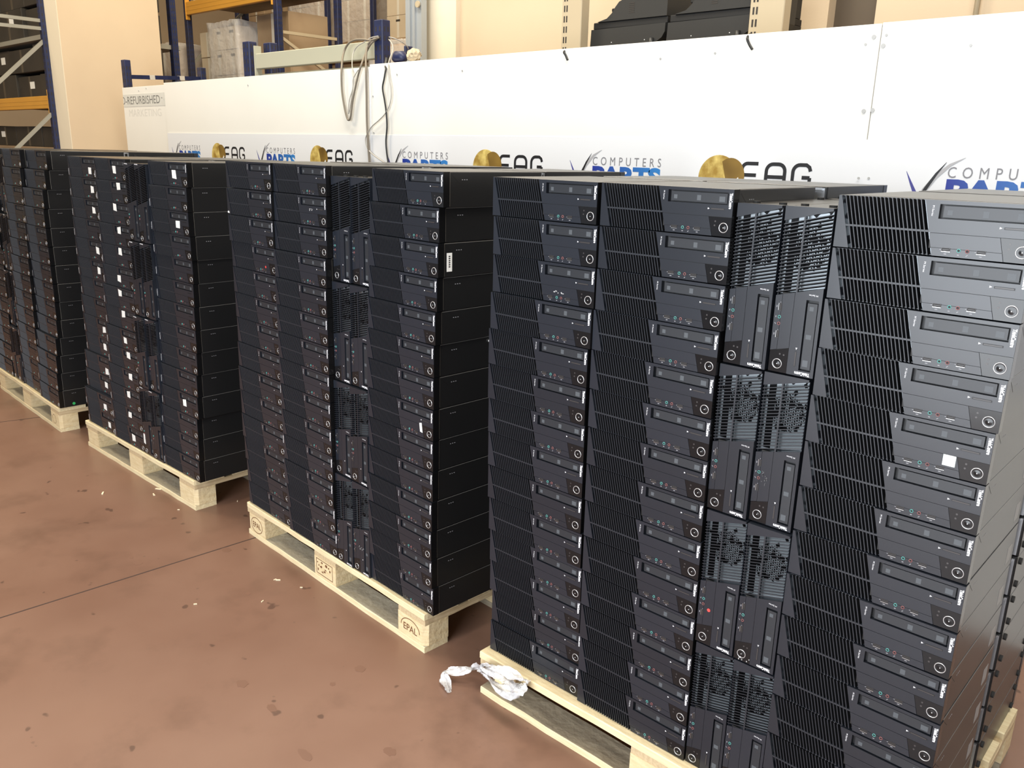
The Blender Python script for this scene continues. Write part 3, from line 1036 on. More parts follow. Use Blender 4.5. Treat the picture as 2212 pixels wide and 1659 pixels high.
wA = panel(-4.88, -2.390, WY, 2.030, 'white partition panel behind the third pallet')
wB = panel(-2.384, 0.388, WY-.004, 2.043, 'white partition panel behind the two nearest pallets')
wC = panel(0.3896, 6.0, WY, 2.046, 'white partition panel at the near end')
wD = panel(-5.640, -4.884, WY+.012, 2.018, 'short white partition panel with faded grey lettering')
b = MB()
b.box(-5.636, -4.90, WY+.0105, WY+.0122, 1.870, 1.965, 'sign_grey')
sg = b.build('sign_strip', wD)
b = MB()
put_text(b, T_REF, -5.66, -4.985, 1.888, 1.948, WY+.0100, 'sign_text')
b.v = [(max(x, -5.634), y, z) for x, y, z in b.v]
b.build('lettering', sg)
b = MB()
put_text(b, T_MKT, -5.55, -4.98, 1.795, 1.850, WY+.0115, 'sign_faint')
b.build('faded_lettering', wD)
for w, pts in ((wA, ((536, 184), (803, 208), (350, 211))), (wB, ((1427, 127), (1888, 80), (1870, 96), (1866, 240), (1855, 385), (806, 208), (808, 287), (858, 161), (1545, 115), (999, 153))),
               (wC, ((1915, 76), (1908, 99), (1885, 238), (1877, 385), (2097, 98))), (wD, ((316, 191), (349, 211), (300, 196)))):
    yw = {wA: WY, wB: WY-.004, wC: WY, wD: WY+.012}[w]
    for p in pts:
        q = aty(*p, yw-(.0045 if p[1] > 300 else 0))
        yv = q.y
        r = 0.0075 if p[0] > 1860 and p[1] in (80, 99, 240, 238) else 0.0045
        b = MB()
        b.disc(q.x, q.z, r, yv-.003, yv+(.0005 if p[1] < 300 else -.0018), 'screw_steel', 10, r)
        b.build('screw', w)

ban = thing('printed_banner', 'long pale printed banner along the white partition, repeating a blue and a gold logo', 'banner', (0, 0, 0))
b = MB()
b.box(-4.872, 5.5, WY-.0062, WY-.0045, 0.90, 1.669, 'banner_grey')
b.build('sheet', ban)
BY = WY-.0068


def parts_logo(x, s):
    r = bpy.data.objects.new('check_mark_logo', None)
    COL.objects.link(r)
    r.parent = ban
    zt = 1.5475
    b = MB()
    put_text(b, T_COMP, x, x+.350*s, zt+.003, zt+.038, BY, 'print_grey')
    b.build('lettering', r)
    b = MB()
    put_text(b, T_PARTS, x, x+.352*s, zt-.082, zt, BY, 'print_blue')
    b.build('lettering', r)
    b = MB()
    b.strip([(x-.128*s, zt+.020), (x-.108*s, zt-.020), (x-.088*s, zt-.058), (x-.076*s, zt-.082)], [.001, .008, .013, .016], BY, .0004, 'print_indigo')
    b.strip([(x-.080*s, zt-.086), (x-.064*s, zt-.040), (x-.036*s, zt+.004), (x+.004*s, zt+.044), (x+.046*s, zt+.068)], [.015, .016, .014, .009, .001], BY-.0003, .0004, 'print_light')
    b.strip([(x-.082*s, zt-.084), (x-.060*s, zt-.034), (x-.034*s, zt+.014), (x-.008*s, zt+.052)], [.013, .011, .008, .001], BY-.0006, .0004, 'print_black')
    b.build('check_mark', r)


def globe_logo(x, s):
    r = bpy.data.objects.new('globe_logo', None)
    COL.objects.link(r)
    r.parent = ban
    R = .088
    cx, cz = x+R*s, 1.518
    b = MB()
    n = 40
    b.prism([(cx+R*s*math.cos(2*PI*i/n), cz+R*math.sin(2*PI*i/n)) for i in range(n)], BY, BY+.0004, 'gold')
    b.build('globe', r)
    b = MB()
    A, Bq = [], []
    for i in range(15):
        t = math.radians(128-i*9.5)
        A.append((cx+.052*s+.062*s*math.cos(t), cz+.008+.070*math.sin(t)))
    b.prism(A+[(cx+.060*s, cz-.030), (cx+.036*s, cz-.012)], BY-.0004, BY+.0001, 'gold_dark')
    b.build('swoosh', r)
    b = MB()
    b.prism([(cx+.052*s, cz-.030), (cx+.088*s, cz+.006), (cx+.092*s, cz-.004), (cx+.066*s, cz-.046)], BY-.0008, BY-.0003, 'paper_white')
    b.build('highlight', r)
    x0, zt, zb, w = x+.190*s, 1.577, 1.498, .0135
    b = MB()

    def arc(ax, bx, rr):
        return [(ax, zb)]+[(ax+rr*s-rr*s*math.cos(math.radians(a)), zt-rr+rr*math.sin(math.radians(a))) for a in range(0, 91, 15)]
    e = arc(x0, 0, .022)+[(x0+.066*s, zt)]
    b.strip(e, w, BY, .0004, 'print_black')
    b.strip([(x0, zb+.036), (x0+.060*s, zb+.036)], w, BY-.0001, .0004, 'print_black')
    b.strip([(x0, zb), (x0+.066*s, zb)], w, BY-.0001, .0004, 'print_black')
    b.build('lettering', r)
    x1 = x0+.101*s
    b = MB()
    rr = .026
    a1 = [(x1, zb-.006)]+[(x1+rr*s-rr*s*math.cos(math.radians(a)), zt-rr+rr*math.sin(math.radians(a))) for a in range(0, 91, 15)]
    a2 = [(x1+.074*s-px+x1, pz) for px, pz in reversed(a1)]
    b.strip(a1+a2, w, BY, .0004, 'print_black')
    b.strip([(x1, zb+.032), (x1+.074*s, zb+.032)], w, BY-.0001, .0004, 'print_black')
    b.build('lettering', r)
    x2 = x1+.106*s
    b = MB()
    a1 = [(x2+.066*s, zb+.034), (x2+.066*s, zb+.014), (x2+.05*s, zb), (x2+.02*s, zb), (x2, zb+.02)]+[(x2+rr*s-rr*s*math.cos(math.radians(a)), zt-rr+rr*math.sin(math.radians(a))) for a in range(0, 91, 15)]
    a1 += [(x2+.050*s, zt), (x2+.062*s, zt-.008), (x2+.067*s, zt-.022)]
    b.strip(a1, w, BY, .0004, 'print_black')
    b.strip([(x2+.036*s, zb+.034), (x2+.066*s, zb+.034)], w, BY-.0001, .0004, 'print_black')
    b.build('lettering', r)


for x, s in ((-4.70, .92), (-3.487, .95), (-2.108, 1.04), (-.800, 1.02), (.668, 1.02), (2.02, 1.02)):
    parts_logo(x, s)
for x, s in ((-4.210, .96), (-2.990, .92), (-1.558, .99), (-.262, 1.0), (1.25, 1.0)):
    globe_logo(x, s)

# plaster pillars and walls beyond the partition
b = MB()
b.box(-6.78, -6.5, 1.345, 2.22, 0, 5.0, 'beige_plaster')
b.box(-6.78, -6.5, 1.340, 1.345, 0, 5.0, 'cream_plaster')  # lighter skin on the beige pillar: its brightly lit side painted in
struct('pillar', b, 'square beige plaster pillar left of the partition')
b = MB()
b.box(-3.43, -2.98, 2.66, 3.2, 0, 5.0, 'cream_plaster')
struct('pillar', b, 'cream pillar strip beside the beige rear wall')
b = MB()
b.box(-2.98, -.355, 2.70, 2.86, 0, 5.0, 'beige_plaster')
struct('wall_rear', b, 'beige plaster wall behind the shelved printers')
b = MB()
b.box(-.355, -.139, 2.78, 2.9, 0, 5.0, 'brown_panel')
struct('door_1', b, 'dark brown door panel between two beige walls')
b = MB()
b.box(-.139, 6.0, 2.74, 2.9, 0, 5.0, 'beige_plaster')
struct('wall_rear', b, 'beige plaster wall right of the dark panel')
p0 = aty(2110, 20, 2.72)
b = MB()
b.tube([(p0.x, 2.715, 1.2), (p0.x, 2.715, 4.9)], .012, 'shelf_beige', 8)
tag(b.build('wall_pipe'), 'thin vertical pipe on the beige wall at the near end', 'pipe')
# far sides of the hall
b = MB()
b.box(-16, 9, 11.8, 12, 0, 6, 'beige_plaster')
struct('wall_far', b)
b = MB()
b.box(-16.2, -16, -9, 12, 0, 6, 'beige_plaster')
struct('wall_left', b)
b = MB()
b.box(-16, 9, -9, 12, 6.0, 6.15, 'cream_plaster')
struct('ceiling', b)

# ---------------------------------------------------- racks beyond the wall


def post(b, x, y, z0, z1, w=.075, dep=.06, m='blue_steel'):
    """slotted rack upright: an open channel with a row of slots down its face"""
    b.cbox(x-w/2, x+w/2, y, y+dep, z0, z1, m, .004)
    z = max(z0, 1.5)+.03
    while z < z1-.03:
        for s in (-1, 1):
            b.box(x+s*w*.24-.005, x+s*w*.24+.005, y-.0006, y+.001, z, z+.026, 'slot_dark')
            b.box(x+w/2-.001, x+w/2+.0006, y+dep*.5+s*.012-.004, y+dep*.5+s*.012+.004, z, z+.026, 'slot_dark')
        z += .05


def frame(name, label, x, y0, y1, z1, braces, m='blue_steel', bm='grey_steel', w=.075):
    t = thing(name, label, 'rack', (0, 0, 0))
    for y in (y0, y1):
        b = MB()
        post(b, x, y, 0, z1, w, .06, m)
        b.build('post', t)
    for za, zb in braces:
        b = MB()
        b.beam((x, y0+.03, za), (x, y1+.03, zb), .03, .03, bm, Vector((1, 0, 0)))
        b.build('brace', t)
    return t


def rack_beam(name, label, x0, x1, y, z0, z1, m, dep=.045, parent=None):
    t = thing(name, label, 'rack beam') if parent is None else parent
    b = MB()
    b.cbox(x0, x1, y, y+dep, z0, z1, m, .004)
    h = z1-z0
    if m == 'orange_steel':
        b.box(x0, x1, y-.0015, y+.002, z0+h*.30, z0+h*.36, m).box(x0, x1, y-.0015, y+.002, z0+h*.62, z0+h*.68, m)
    b.build('beam', t)
    for x in (x0, x1):
        b = MB()
        b.cbox(x-.006, x+.006, y-.006, y+dep, z0-.05, z1+.05, m, .001)
        b.build('end_plate', t)
    return t


# low blue end frame standing right behind the lettered panel
t = thing('pallet_rack', 'short blue steel rack frame behind the lettered panel', 'rack')
for x, y, z in ((-5.905, 1.60, 2.258), (-6.02, 2.33, 2.262)):
    b = MB()
    post(b, x, y, 0, z, .075, .05)
    b.build('post', t)
b = MB()
pa, pb = aty(278, 166, 1.63), aty(432, 170, 2.34)
b.beam(pa, pb, .03, .032, 'blue_steel')
br = b.build('crossbar', t)
for f in (.30, .72):
    b = MB()
    q0, q1 = pa.lerp(pb, f-.035), pa.lerp(pb, f+.035)
    b.beam(q0, q1, .034, .036, 'tape_clear')
    b.build('tape_band', br)

# blue posts with the grey green beam between them
t = thing('pallet_rack', 'blue slotted rack posts carrying a grey green beam above the partition', 'rack')
for x, y, z in ((-3.905, 1.58, 2.272), (-3.84, 1.70, 2.272), (-2.450, 1.56, 2.292)):
    b = MB()
    post(b, x, y, 0, z, .085 if x < -3 else .075, .06)
    b.build('post', t)
t2 = rack_beam('rack_beam', 'grey green steel beam hung between blue posts above the partition', -3.80, -2.495, 1.585, 2.092, 2.188, 'sage_steel')
b = MB()
b.cbox(-3.80, -2.495, 1.62, 1.66, 2.035, 2.062, 'sage_steel', .002)
b.build('lower_rail', t2)
b = MB()
b.cbox(-2.42, aty(884, 110, 1.75).x, 1.72, 1.78, 2.10, 2.17, 'blue_steel', .004)
tag(b.build('steel_beam'), 'short dark blue beam behind the post with the cables', 'rack beam')

# galvanised rail beside the cream pillar, and the tied bundle at its foot
p = aty(895, 60, 2.55)
b = MB()
b.box(p.x-.095, p.x+.075, 2.55, 2.60, 0, 5, 'rail_grey')
b.box(p.x-.05, p.x-.03, 2.535, 2.55, 0, 5, 'rail_grey')
b.box(p.x+.0, p.x+.02, 2.535, 2.55, 0, 5, 'rail_grey')
rl = b.build('wall_rail')
tag(rl, 'grey metal channel rail standing beside the cream pillar', 'rail')
b = MB()
q = aty(902, 9, 2.53)
b.disc(q.x, q.z, .022, 2.525, 2.535, 'shelf_beige', 16)
b.build('cap', rl)
q = aty(893, 118, 1.62)
bm = bmesh.new()
bmesh.ops.create_icosphere(bm, subdivisions=3, radius=1)
rnd = random.Random(3)
for w in bm.verts:
    w.co *= 1+rnd.uniform(-.14, .14)
    w.co = Vector((w.co.x*.062, w.co.y*.045, w.co.z*.048))
me = bpy.data.meshes.new('crumpled_cloth')
bm.to_mesh(me)
bm.free()
mat('cloth_tan', (0.55, 0.45, 0.30), 0.9)
me.materials.append(MAT['cloth_tan'])
me.transform(Matrix.Scale(.72, 4))
q = aty(893, 118, 1.48)
o = link('crumpled_cloth', me, None, (q.x, 1.485, 2.076))
tag(o, 'tan crumpled cloth on top of the partition beside the grey rail', 'cloth')
q = aty(862, 128, 1.49)
b = MB()
b.tube([(q.x-.04, 1.49, 2.064), (q.x-.015, 1.49, 2.078), (q.x+.025, 1.49, 2.076), (q.x+.05, 1.49, 2.062)], [.018, .030, .030, .018], 'blue_steel', 10)
tag(b.build('wrapped_bundle'), 'dark blue wrapped bundle on the partition beside the tan cloth', 'bundle')

# rack at the far left
t = frame('pallet_rack', 'tall blue rack frame with grey diagonal braces at the far left', -6.80, .30, 1.30, 4.2, (), w=.055)
for p, q in (((118, 240), (45, 312)), ((104, 79), (0, 175)), ((97, 46), (0, 34)), ((100, 63), (0, 53))):
    a, c = atx(*p, -6.80), atx(*q, -6.80)
    c = a+(c-a)*((a.y-.35)/(a.y-c.y))
    b = MB()
    b.beam(a, c, .028, .028, 'grey_steel', Vector((1, 0, 0)))
    b.build('brace', t)
t = rack_beam('rack_beam', 'orange steel rack beam at the far left', -9.6, -6.83, 1.305, 1.868, 1.978, 'orange_steel')
t = thing('rack_shelf', 'shelf of the left rack under dark cartons', 'shelf')
for z in (1.975, 2.52):
    b = MB()
    b.box(-9.6, -6.87, 1.42, 2.6, z-.04, z, 'grey_steel' if z > 2.2 else 'carton_brown')
    b.build('shelf_board', t)
b = MB()
b.box(-9.6, -6.87, 1.42, 2.6, 1.50, 1.53, 'carton_brown')
b.build('shelf_board', t)
for x in (-6.87, -9.6):
    b = MB()
    post(b, x, 2.5, 0, 3.6)
    b.build('post', t)

CART = [0]


def carton(x0, x1, y0, y1, z0, z1, m, label, group, tape=True, holes=False, paper=0):
    b = MB()
    b.cbox(x0, x1, y0, y1, z0, z1, m, .004)
    o = tag(b.build('carton'), label, 'box', group)
    if tape:
        b = MB()
        xm = (x0+x1)/2
        b.box(xm-.025, xm+.025, y0-.001, y0+.0005, z0+.004, z1-.004, 'tape_clear' if m != 'carton_dark' else 'tape_dark')
        b.build('tape', o)
    if holes:
        for s in ((x1, (y0+y1)/2, 'x'), ((x0+x1)/2, y0, 'y')):
            b = MB()
            zc = z0+(z1-z0)*.78
            if s[2] == 'x':
                b.cbox(x1-.002, x1+.0012, s[1]-.045, s[1]+.045, zc-.014, zc+.014, 'slot_dark', .0005)
            else:
                b.cbox(s[0]-.045, s[0]+.045, y0-.0012, y0+.002, zc-.014, zc+.014, 'slot_dark', .0005)
            b.build('hand_hole', o)
    if paper:
        rnd = random.Random(int(x0*1000+z0*77))
        b = MB()
        u, w = x1+.001, y0+(y1-y0)*rnd.uniform(.2, .6)
        b.box(x1-.001, u, w, w+.13, z0+(z1-z0)*.45, z0+(z1-z0)*.75, 'paper_white')
        b.build('shipping_label', o)
        b = MB()
        w = x0+(x1-x0)*rnd.uniform(.3, .7)
        b.box(w, w+.12, y0-.0016, y0, z0+(z1-z0)*.45, z0+(z1-z0)*.75, 'paper_white')
        b.build('shipping_label', o)
    return o


rnd = random.Random(11)
for lev, (z, zz) in enumerate(((1.53, 1.74), (1.976, 2.22), (2.221, 2.46), (2.521, 2.80), (2.801, 3.05))):
    x = -6.84
    k = 0
    while x > -9.4:
        w = rnd.uniform(.62, .85)
        x0 = x-w
        y0 = 1.44+rnd.uniform(0, .05)
        lv = ['lower shelf under the orange beam', 'orange beam shelf', 'second layer above the orange beam', 'upper shelf of the left rack', 'top layer on the left rack'][lev]
        carton(x0+.008, x-.004, y0, 2.40, z+.001, zz-rnd.uniform(0, .03), 'carton_dark', 'dark carton, %s from the pillar, on the %s' % (['first', 'second', 'third', 'fourth', 'fifth', 'sixth'][k], lv), 'dark cartons on the left rack', True, False, (k+lev) % 2 == 0)
        x = x0
        k += 1
# dark cartons whose ends face the aisle seen behind the braces
# middle racks with an orange beam high up
F1 = frame('pallet_rack', 'dark blue rack frame left of the wrapped white cartons', -8.50, 3.5, 4.25, 4.4, ((3.2, 3.9), (2.5, 3.2)))
F2 = frame('pallet_rack', 'dark blue rack frame right of the wrapped white cartons', -6.58, 3.5, 4.25, 4.4, ((2.74, 2.74), (2.70, 2.30)), bm='shelf_beige')
rack_beam('rack_beam', 'orange rack beam high between two blue frames', -8.46, -6.62, 3.49, 3.045, 3.185, 'orange_steel')
t = thing('rack_shelf', 'lower deck of the middle rack under wrapped cartons', 'shelf')
for z in (1.86,):
    b = MB()
    b.box(-8.45, -6.62, 3.55, 4.25, z-.05, z, 'grey_steel')
    b.build('shelf_board', t)
    for y in (3.49, 4.28):
        b = MB()
        b.cbox(-8.46, -6.62, y, y+.05, z-.15, z-.03, 'orange_steel', .004)
        b.build('beam', t)
t = thing('rack_shelf', 'upper deck of the middle rack above the orange beam', 'shelf')
b = MB()
b.box(-8.45, -6.62, 3.54, 4.25, 3.15, 3.19, 'carton_brown')
b.build('shelf_board', t)
for i in range(3):
    carton(-8.4+i*.6, -7.86+i*.6, 3.56, 4.1, 3.191, 3.62, 'carton_white', '%s white carton above the high orange beam' % ['far', 'middle', 'near'][i], 'cartons above the orange beam')


def wrapped_stack(x0, x1, y0, y1, zs, n, m, where, holes=True, wrap=True, cap=None):
    k = 0
    for i in range(len(zs)-1):
        for j in range(n):
            a, c = x0+(x1-x0)*j/n, x0+(x1-x0)*(j+1)/n
            pos = (['far', 'near'] if n == 2 else ['far', 'middle', 'near'])[j] if n > 1 else 'single'
            layer = ['bottom', 'second', 'third', 'fourth', 'fifth'][i] if i < len(zs)-2 else 'top'
            carton(a+.003, c-.003, y0+.004*((i+j) % 2), y1-.004*((i*2+j) % 3), zs[i]+.002, zs[i+1]-.002, m, '%s carton in the %s layer, %s' % (pos, layer, where), 'cartons '+where, True, holes)
    if wrap:
        bm = bmesh.new()
        bmesh.ops.create_cube(bm, size=1)
        bmesh.ops.subdivide_edges(bm, edges=bm.edges[:], cuts=14, use_grid_fill=True)
        r2 = random.Random(int(x0*100))
        e = .035
        for w in bm.verts:
            f = Vector(((x0+x1)/2+w.co.x*(x1-x0+2*e), (y0+y1)/2+w.co.y*(y1-y0+2*e), zs[0]+.02+(w.co.z+.5)*(zs[-1]-zs[0]+e)))
            w.co = f+Vector((r2.uniform(-1, 1), r2.uniform(-1, 1), r2.uniform(-1, 1)))*.009
        bmesh.ops.delete(bm, geom=[f for f in bm.faces if f.normal.z < -.5], context='FACES')
        me = bpy.data.meshes.new('shrink_wrap')
        bm.to_mesh(me)
        bm.free()
        me.materials.append(MAT['film'])
        for p in me.polygons:
            p.use_smooth = True
        tag(link('shrink_wrap', me), 'clear shrink wrap round the cartons '+where, 'plastic film')


wrapped_stack(-8.02, -7.44, 3.56, 4.30, (1.861, 2.085, 2.36, 2.63, 2.87), 2, 'carton_white', 'wrapped on the middle rack', True)
wrapped_stack(-7.36, -6.72, 3.75, 4.25, (1.861, 2.20, 2.55, 2.98), 1, 'carton_brown', 'tall and brown beside the wrapped white ones', False, False)
wrapped_stack(-8.42, -8.07, 3.62, 4.2, (1.861, 2.26, 2.58, 2.86), 1, 'carton_white', 'beside the far blue frame', False, False)
t = thing('rack_shelf', 'lower deck left of the far blue frame', 'shelf')
b = MB()
b.box(-9.9, -8.60, 3.40, 4.25, 1.81, 1.859, 'grey_steel')
b.build('shelf_board', t)
for x in (-9.85, -8.65):
    b = MB()
    b.cbox(x-.03, x+.03, 3.5, 4.2, 0, 1.81, 'blue_steel', .004)
    b.build('post', t)
wrapped_stack(-9.30, -8.70, 3.44, 4.1, (1.861, 2.25, 2.70), 1, 'carton_brown', 'wrapped left of the far blue frame', False)
# next bay: cartons in brown and white on a wooden pallet far behind
wrapped_stack(-6.40, -5.72, 4.6, 5.2, (1.90, 2.30, 2.68), 1, 'carton_brown', 'wrapped right of the second blue frame', False)
t = thing('rack_shelf', 'low deck right of the second blue frame', 'shelf')
b = MB()
b.box(-6.45, -5.0, 4.55, 5.3, 1.84, 1.899, 'grey_steel')
b.build('shelf_board', t)
for x in (-6.4, -5.05):
    b = MB()
    b.cbox(x-.04, x+.04, 4.7, 5.2, 0, 1.84, 'blue_steel', .004)
    b.build('post', t)
rack_beam('rack_beam', 'orange rack beam deep behind the cable post', -12.4, -7.3, 6.30, 2.86, 2.99, 'orange_steel')
t = thing('rack_shelf', 'deep rack deck carrying rows of cartons on pallets', 'shelf')
b = MB()
b.box(-12.3, -7.4, 6.43, 7.3, 2.93, 2.985, 'carton_brown')
b.build('shelf_board', t)
for x in (-12.35, -11.05, -9.75, -8.65, -7.35):
    b = MB()
    b.cbox(x-.04, x+.04, 6.36, 6.42, 0, 5.2, 'blue_steel', .004)
    b.build('post', t)
for i, (xa, xb_) in enumerate(((-12.25, -11.15), (-10.95, -9.85), (-9.65, -8.75), (-8.55, -7.45))):
    t = thing('wooden_pallet', 'dark wooden pallet on the deep rack, %s from the grey rail' % ['fourth', 'third', 'second', 'first'][i], 'pallet', group='pallets on the deep rack')
    b = MB()
    b.box(xa, xb_, 6.48, 7.28, 3.075, 3.10, 'carton_brown')
    b.build('deck_board', t)
    for k in range(3):
        x = xa+.07+(xb_-xa-.14)*k/2
        b = MB()
        b.box(x-.07, x+.07, 6.48, 7.28, 2.986, 3.075, 'carton_brown')
        b.build('block', t)
    wrapped_stack(xa+.05, xb_-.05, 6.51, 7.22, (3.101, 3.40, 3.70, 4.0, 4.3), 2, 'carton_white' if i == 3 else 'carton_brown', 'on the deep rack, %s pallet from the grey rail' % ['fourth', 'third', 'second', 'first'][i], i == 3, i in (1, 2))

# ------------------------------------------------ shelf with black printers
t = thing('storage_shelf', 'beige slotted shelf uprights holding the black printers', 'shelf')
for x0, x1 in ((-1.465, -1.335), (-.395, -.235)):
    b = MB()
    b.cbox(x0, x1, 1.985, 2.05, 0, 4.6, 'shelf_beige', .003)
    z = 1.8
    while z < 2.7:
        for s in (.018, .034):
            b.box(x0+s-.004, x0+s+.004, 1.984, 1.988, z, z+.03, 'slot_dark')
        z += .05
    b.build('upright', t)
b = MB()
b.box(-1.45, -.25, 2.06, 2.62, 2.02, 2.05, 'shelf_beige')
b.build('shelf_board', t)
for i, (x0, x1, wd) in enumerate(((-1.325, -.870, 'beside the far beige upright'), (-.862, -.405, 'beside the near beige upright'))):
    t = thing('printer', 'black printer lying on the shelf %s' % wd, 'printer', group='black printers on the shelf')
    y0, y1 = 2.055, 2.55
    w = x1-x0
    b = MB()
    b.cbox(x0+.04, x1-.02, y0+.05, y1, 2.0515, 2.125, 'printer_black', .004)
    b.build('base', t)
    b = MB()
    poly = [(x0, 2.125), (x1-.075, 2.118), (x1-.02, 2.150), (x1-.004, 2.175), (x1-.002, 2.215), (x0+.004, 2.212)]
    b.prism(poly, y0, y1-.02, 'printer_dark')
    b.build('front_panel', t)
    b = MB()
    b.cbox(x0+.001, x1-.006, y0+.02, y1-.01, 2.2155, 2.248, 'printer_black', .003)
    b.build('paper_slot', t)
    b = MB()
    poly = [(x0+.03, 2.2485), (x1-.006, 2.2485), (x1-.006, 2.345), (x0+.19, 2.345), (x0+.162, 2.335), (x0+.140, 2.312), (x0+.120, 2.285), (x0+.09, 2.262)]
    b.prism(poly, y0+.012, y1-.03, 'printer_dark')
    for k in range(6):
        b.box(x0+.225, x0+.258, y0+.0112, y0+.0125, 2.277+k*.0085, 2.281+k*.0085, 'slot_dark')
    b.build('top_cover', t)
    b = MB()
    b.cbox(x0+.082, x0+.140, y0+.06, y1-.1, 2.300, 2.316, 'printer_black', .003)
    b.build('tray_tab', t)
    for k in (.30, .74):
        b = MB()
        b.disc(x0+w*k, 2.145, .0025, y0-.001, y0+.002, 'led_white', 8)
        b.build('screw', t)
    b = MB()
    b.tube([(x1-.075, y0-.005, 2.095), (x1-.075, y0-.005, 2.150)], .012, 'printer_black', 10)
    b.build('hinge', t)
    b = MB()
    b.cbox(x0+.01, x0+.052, y0+.002, y0+.045, 2.051, 2.122, 'beige_plaster', .001)
    tag(b.build('wooden_block'), 'small beige block under the black printer %s' % wd, 'block', 'blocks under the printers')
t = thing('printer', 'dark printer with rounded corner right of the near beige upright', 'printer')
b = MB()
y0 = 2.10
a, c = aty(1660, 0, y0), aty(1700, 0, y0)
poly = [(a.x-.02, 2.14), (c.x-.03, 2.14), (c.x-.01, 2.15), (c.x, 2.175), (c.x+.004, 2.40), (a.x-.02, 2.40)]
b.prism(poly, y0, y0+.10, 'printer_dark')
b.build('body', t)
b = MB()
for k in range(3):
    b.box(a.x, c.x-.01, y0-.001, y0+.001, 2.185+k*.030, 2.188+k*.030, 'slot_dark')
b.build('panel_line', t)
b = MB()
b.box(a.x-.02, c.x+.02, 2.06, 2.30, 2.06, 2.139, 'shelf_beige')
tag(b.build('shelf_board'), 'beige shelf board under the rounded dark printer', 'shelf')

# ------------------------------------------------------------------- cables


def smooth(pts, n=8):
    out = []
    P = [pts[0]]+list(pts)+[pts[-1]]
    for i in range(1, len(P)-2):
        p0, p1, p2, p3 = P[i-1], P[i], P[i+1], P[i+2]
        for k in range(n):
            t = k/n
            out.append(tuple(.5*((2*b_)+(c_-a_)*t+(2*a_-5*b_+4*c_-d_)*t*t+(3*b_-a_-3*c_+d_)*t**3) for a_, b_, c_, d_ in zip(p0, p1, p2, p3)))
    out.append(tuple(pts[-1]))
    return out


def cable(px, r, m, label, y=WY-.022, over=None):
    S = 300/1659
    pts = []
    for k, p in enumerate(px):
        yy = p[2] if len(p) > 2 else y
        pts.append(aty(700+p[0]*S, 60+p[1]*S, yy))
    b = MB()
    b.tube(smooth(pts), r, m, 8)
    return tag(b.build('cable'), label, 'cable', 'cables over the partition')


cable([(655, 118, 1.545), (560, 150, 1.54), (470, 140, 1.54), (370, 145, 1.535), (290, 190, 1.53), (235, 300, 1.52), (210, 480, 1.435), (214, 740), (245, 950), (275, 1075), (296, 1102), (318, 1060), (345, 860), (400, 600), (450, 430, 1.435), (510, 280, 1.53), (570, 180, 1.54), (650, 118, 1.555)], .0060, 'cable_taupe', 'thick taupe cable hanging in a long loop over the partition')
cable([(650, 105, 1.56), (560, 160, 1.54), (515, 230, 1.53), (500, 380, 1.47), (502, 500, 1.43), (508, 800), (512, 1100), (528, 1400), (545, 1640)], .0064, 'cable_taupe', 'thick taupe cable hanging straight down the panel joint')
cable([(648, 100, 1.55), (560, 120, 1.545), (480, 170, 1.54), (400, 220, 1.535), (350, 300, 1.53), (335, 420, 1.47), (345, 560, 1.43), (355, 620), (340, 740), (305, 860), (290, 1020), (310, 960), (345, 720), (350, 610), (410, 500, 1.43)], .0030, 'cable_grey', 'thin grey cable tangled inside the hanging loop')
cable([(740, 440, 1.475), (736, 500, 1.435), (718, 610), (700, 720), (722, 860), (742, 1000), (752, 1180), (740, 1350), (748, 1480), (770, 1640)], .0046, 'cable_black', 'black power cable hanging down from the blue post')
cable([(775, 140, 1.56), (815, 200, 1.53), (822, 280, 1.51), (785, 370, 1.475), (768, 470, 1.435), (778, 600), (800, 720), (795, 880), (740, 1010), (660, 1100), (575, 1175), (520, 1260), (495, 1340), (520, 1440), (590, 1520), (720, 1610)], .0032, 'cable_grey', 'thin pale cable swinging across the panel joint')
cable([(775, 110, 1.60), (850, 130, 1.62), (930, 170, 1.66), (990, 220, 1.70), (1005, 250, 1.72)], .0030, 'cable_grey', 'pale cable running from the blue post to the grey rail')
b = MB()
p, q = aty(833.5, 138, 1.466), aty(833.5, 150, 1.436)
b.tube([p+Vector((0, .01, .03)), p, p.lerp(q, .6), q], [.011, .010, .007, .004], 'cable_black', 10)
tag(b.build('plug'), 'black cable plug hanging at the foot of the blue post', 'plug')
for pts, lab in ((((1216, 108), (1218, 112), (1222, 120), (1226, 130)), 'short black cable end over the partition below the far printer'),
                 (((1612, 73), (1614, 82), (1618, 95), (1625, 107)), 'short black cable end over the partition below the near printer')):
    b = MB()
    P = [aty(x, y, WY-.012) for x, y in pts]
    P[0] = P[0]+Vector((0, .03, .002))
    b.tube(smooth(P, 5), .0046, 'cable_black', 8)
    tag(b.build('cable'), lab, 'cable', 'cables over the partition')
b = MB()
b.box(-2.389, -2.383, WY-.0075, WY-.0035, 1.0, 2.03, 'banner_grey')
struct('trim_3', b, 'thin metal edge strip on the panel joint')

# --------------------------------------------------- odds and ends on the floor


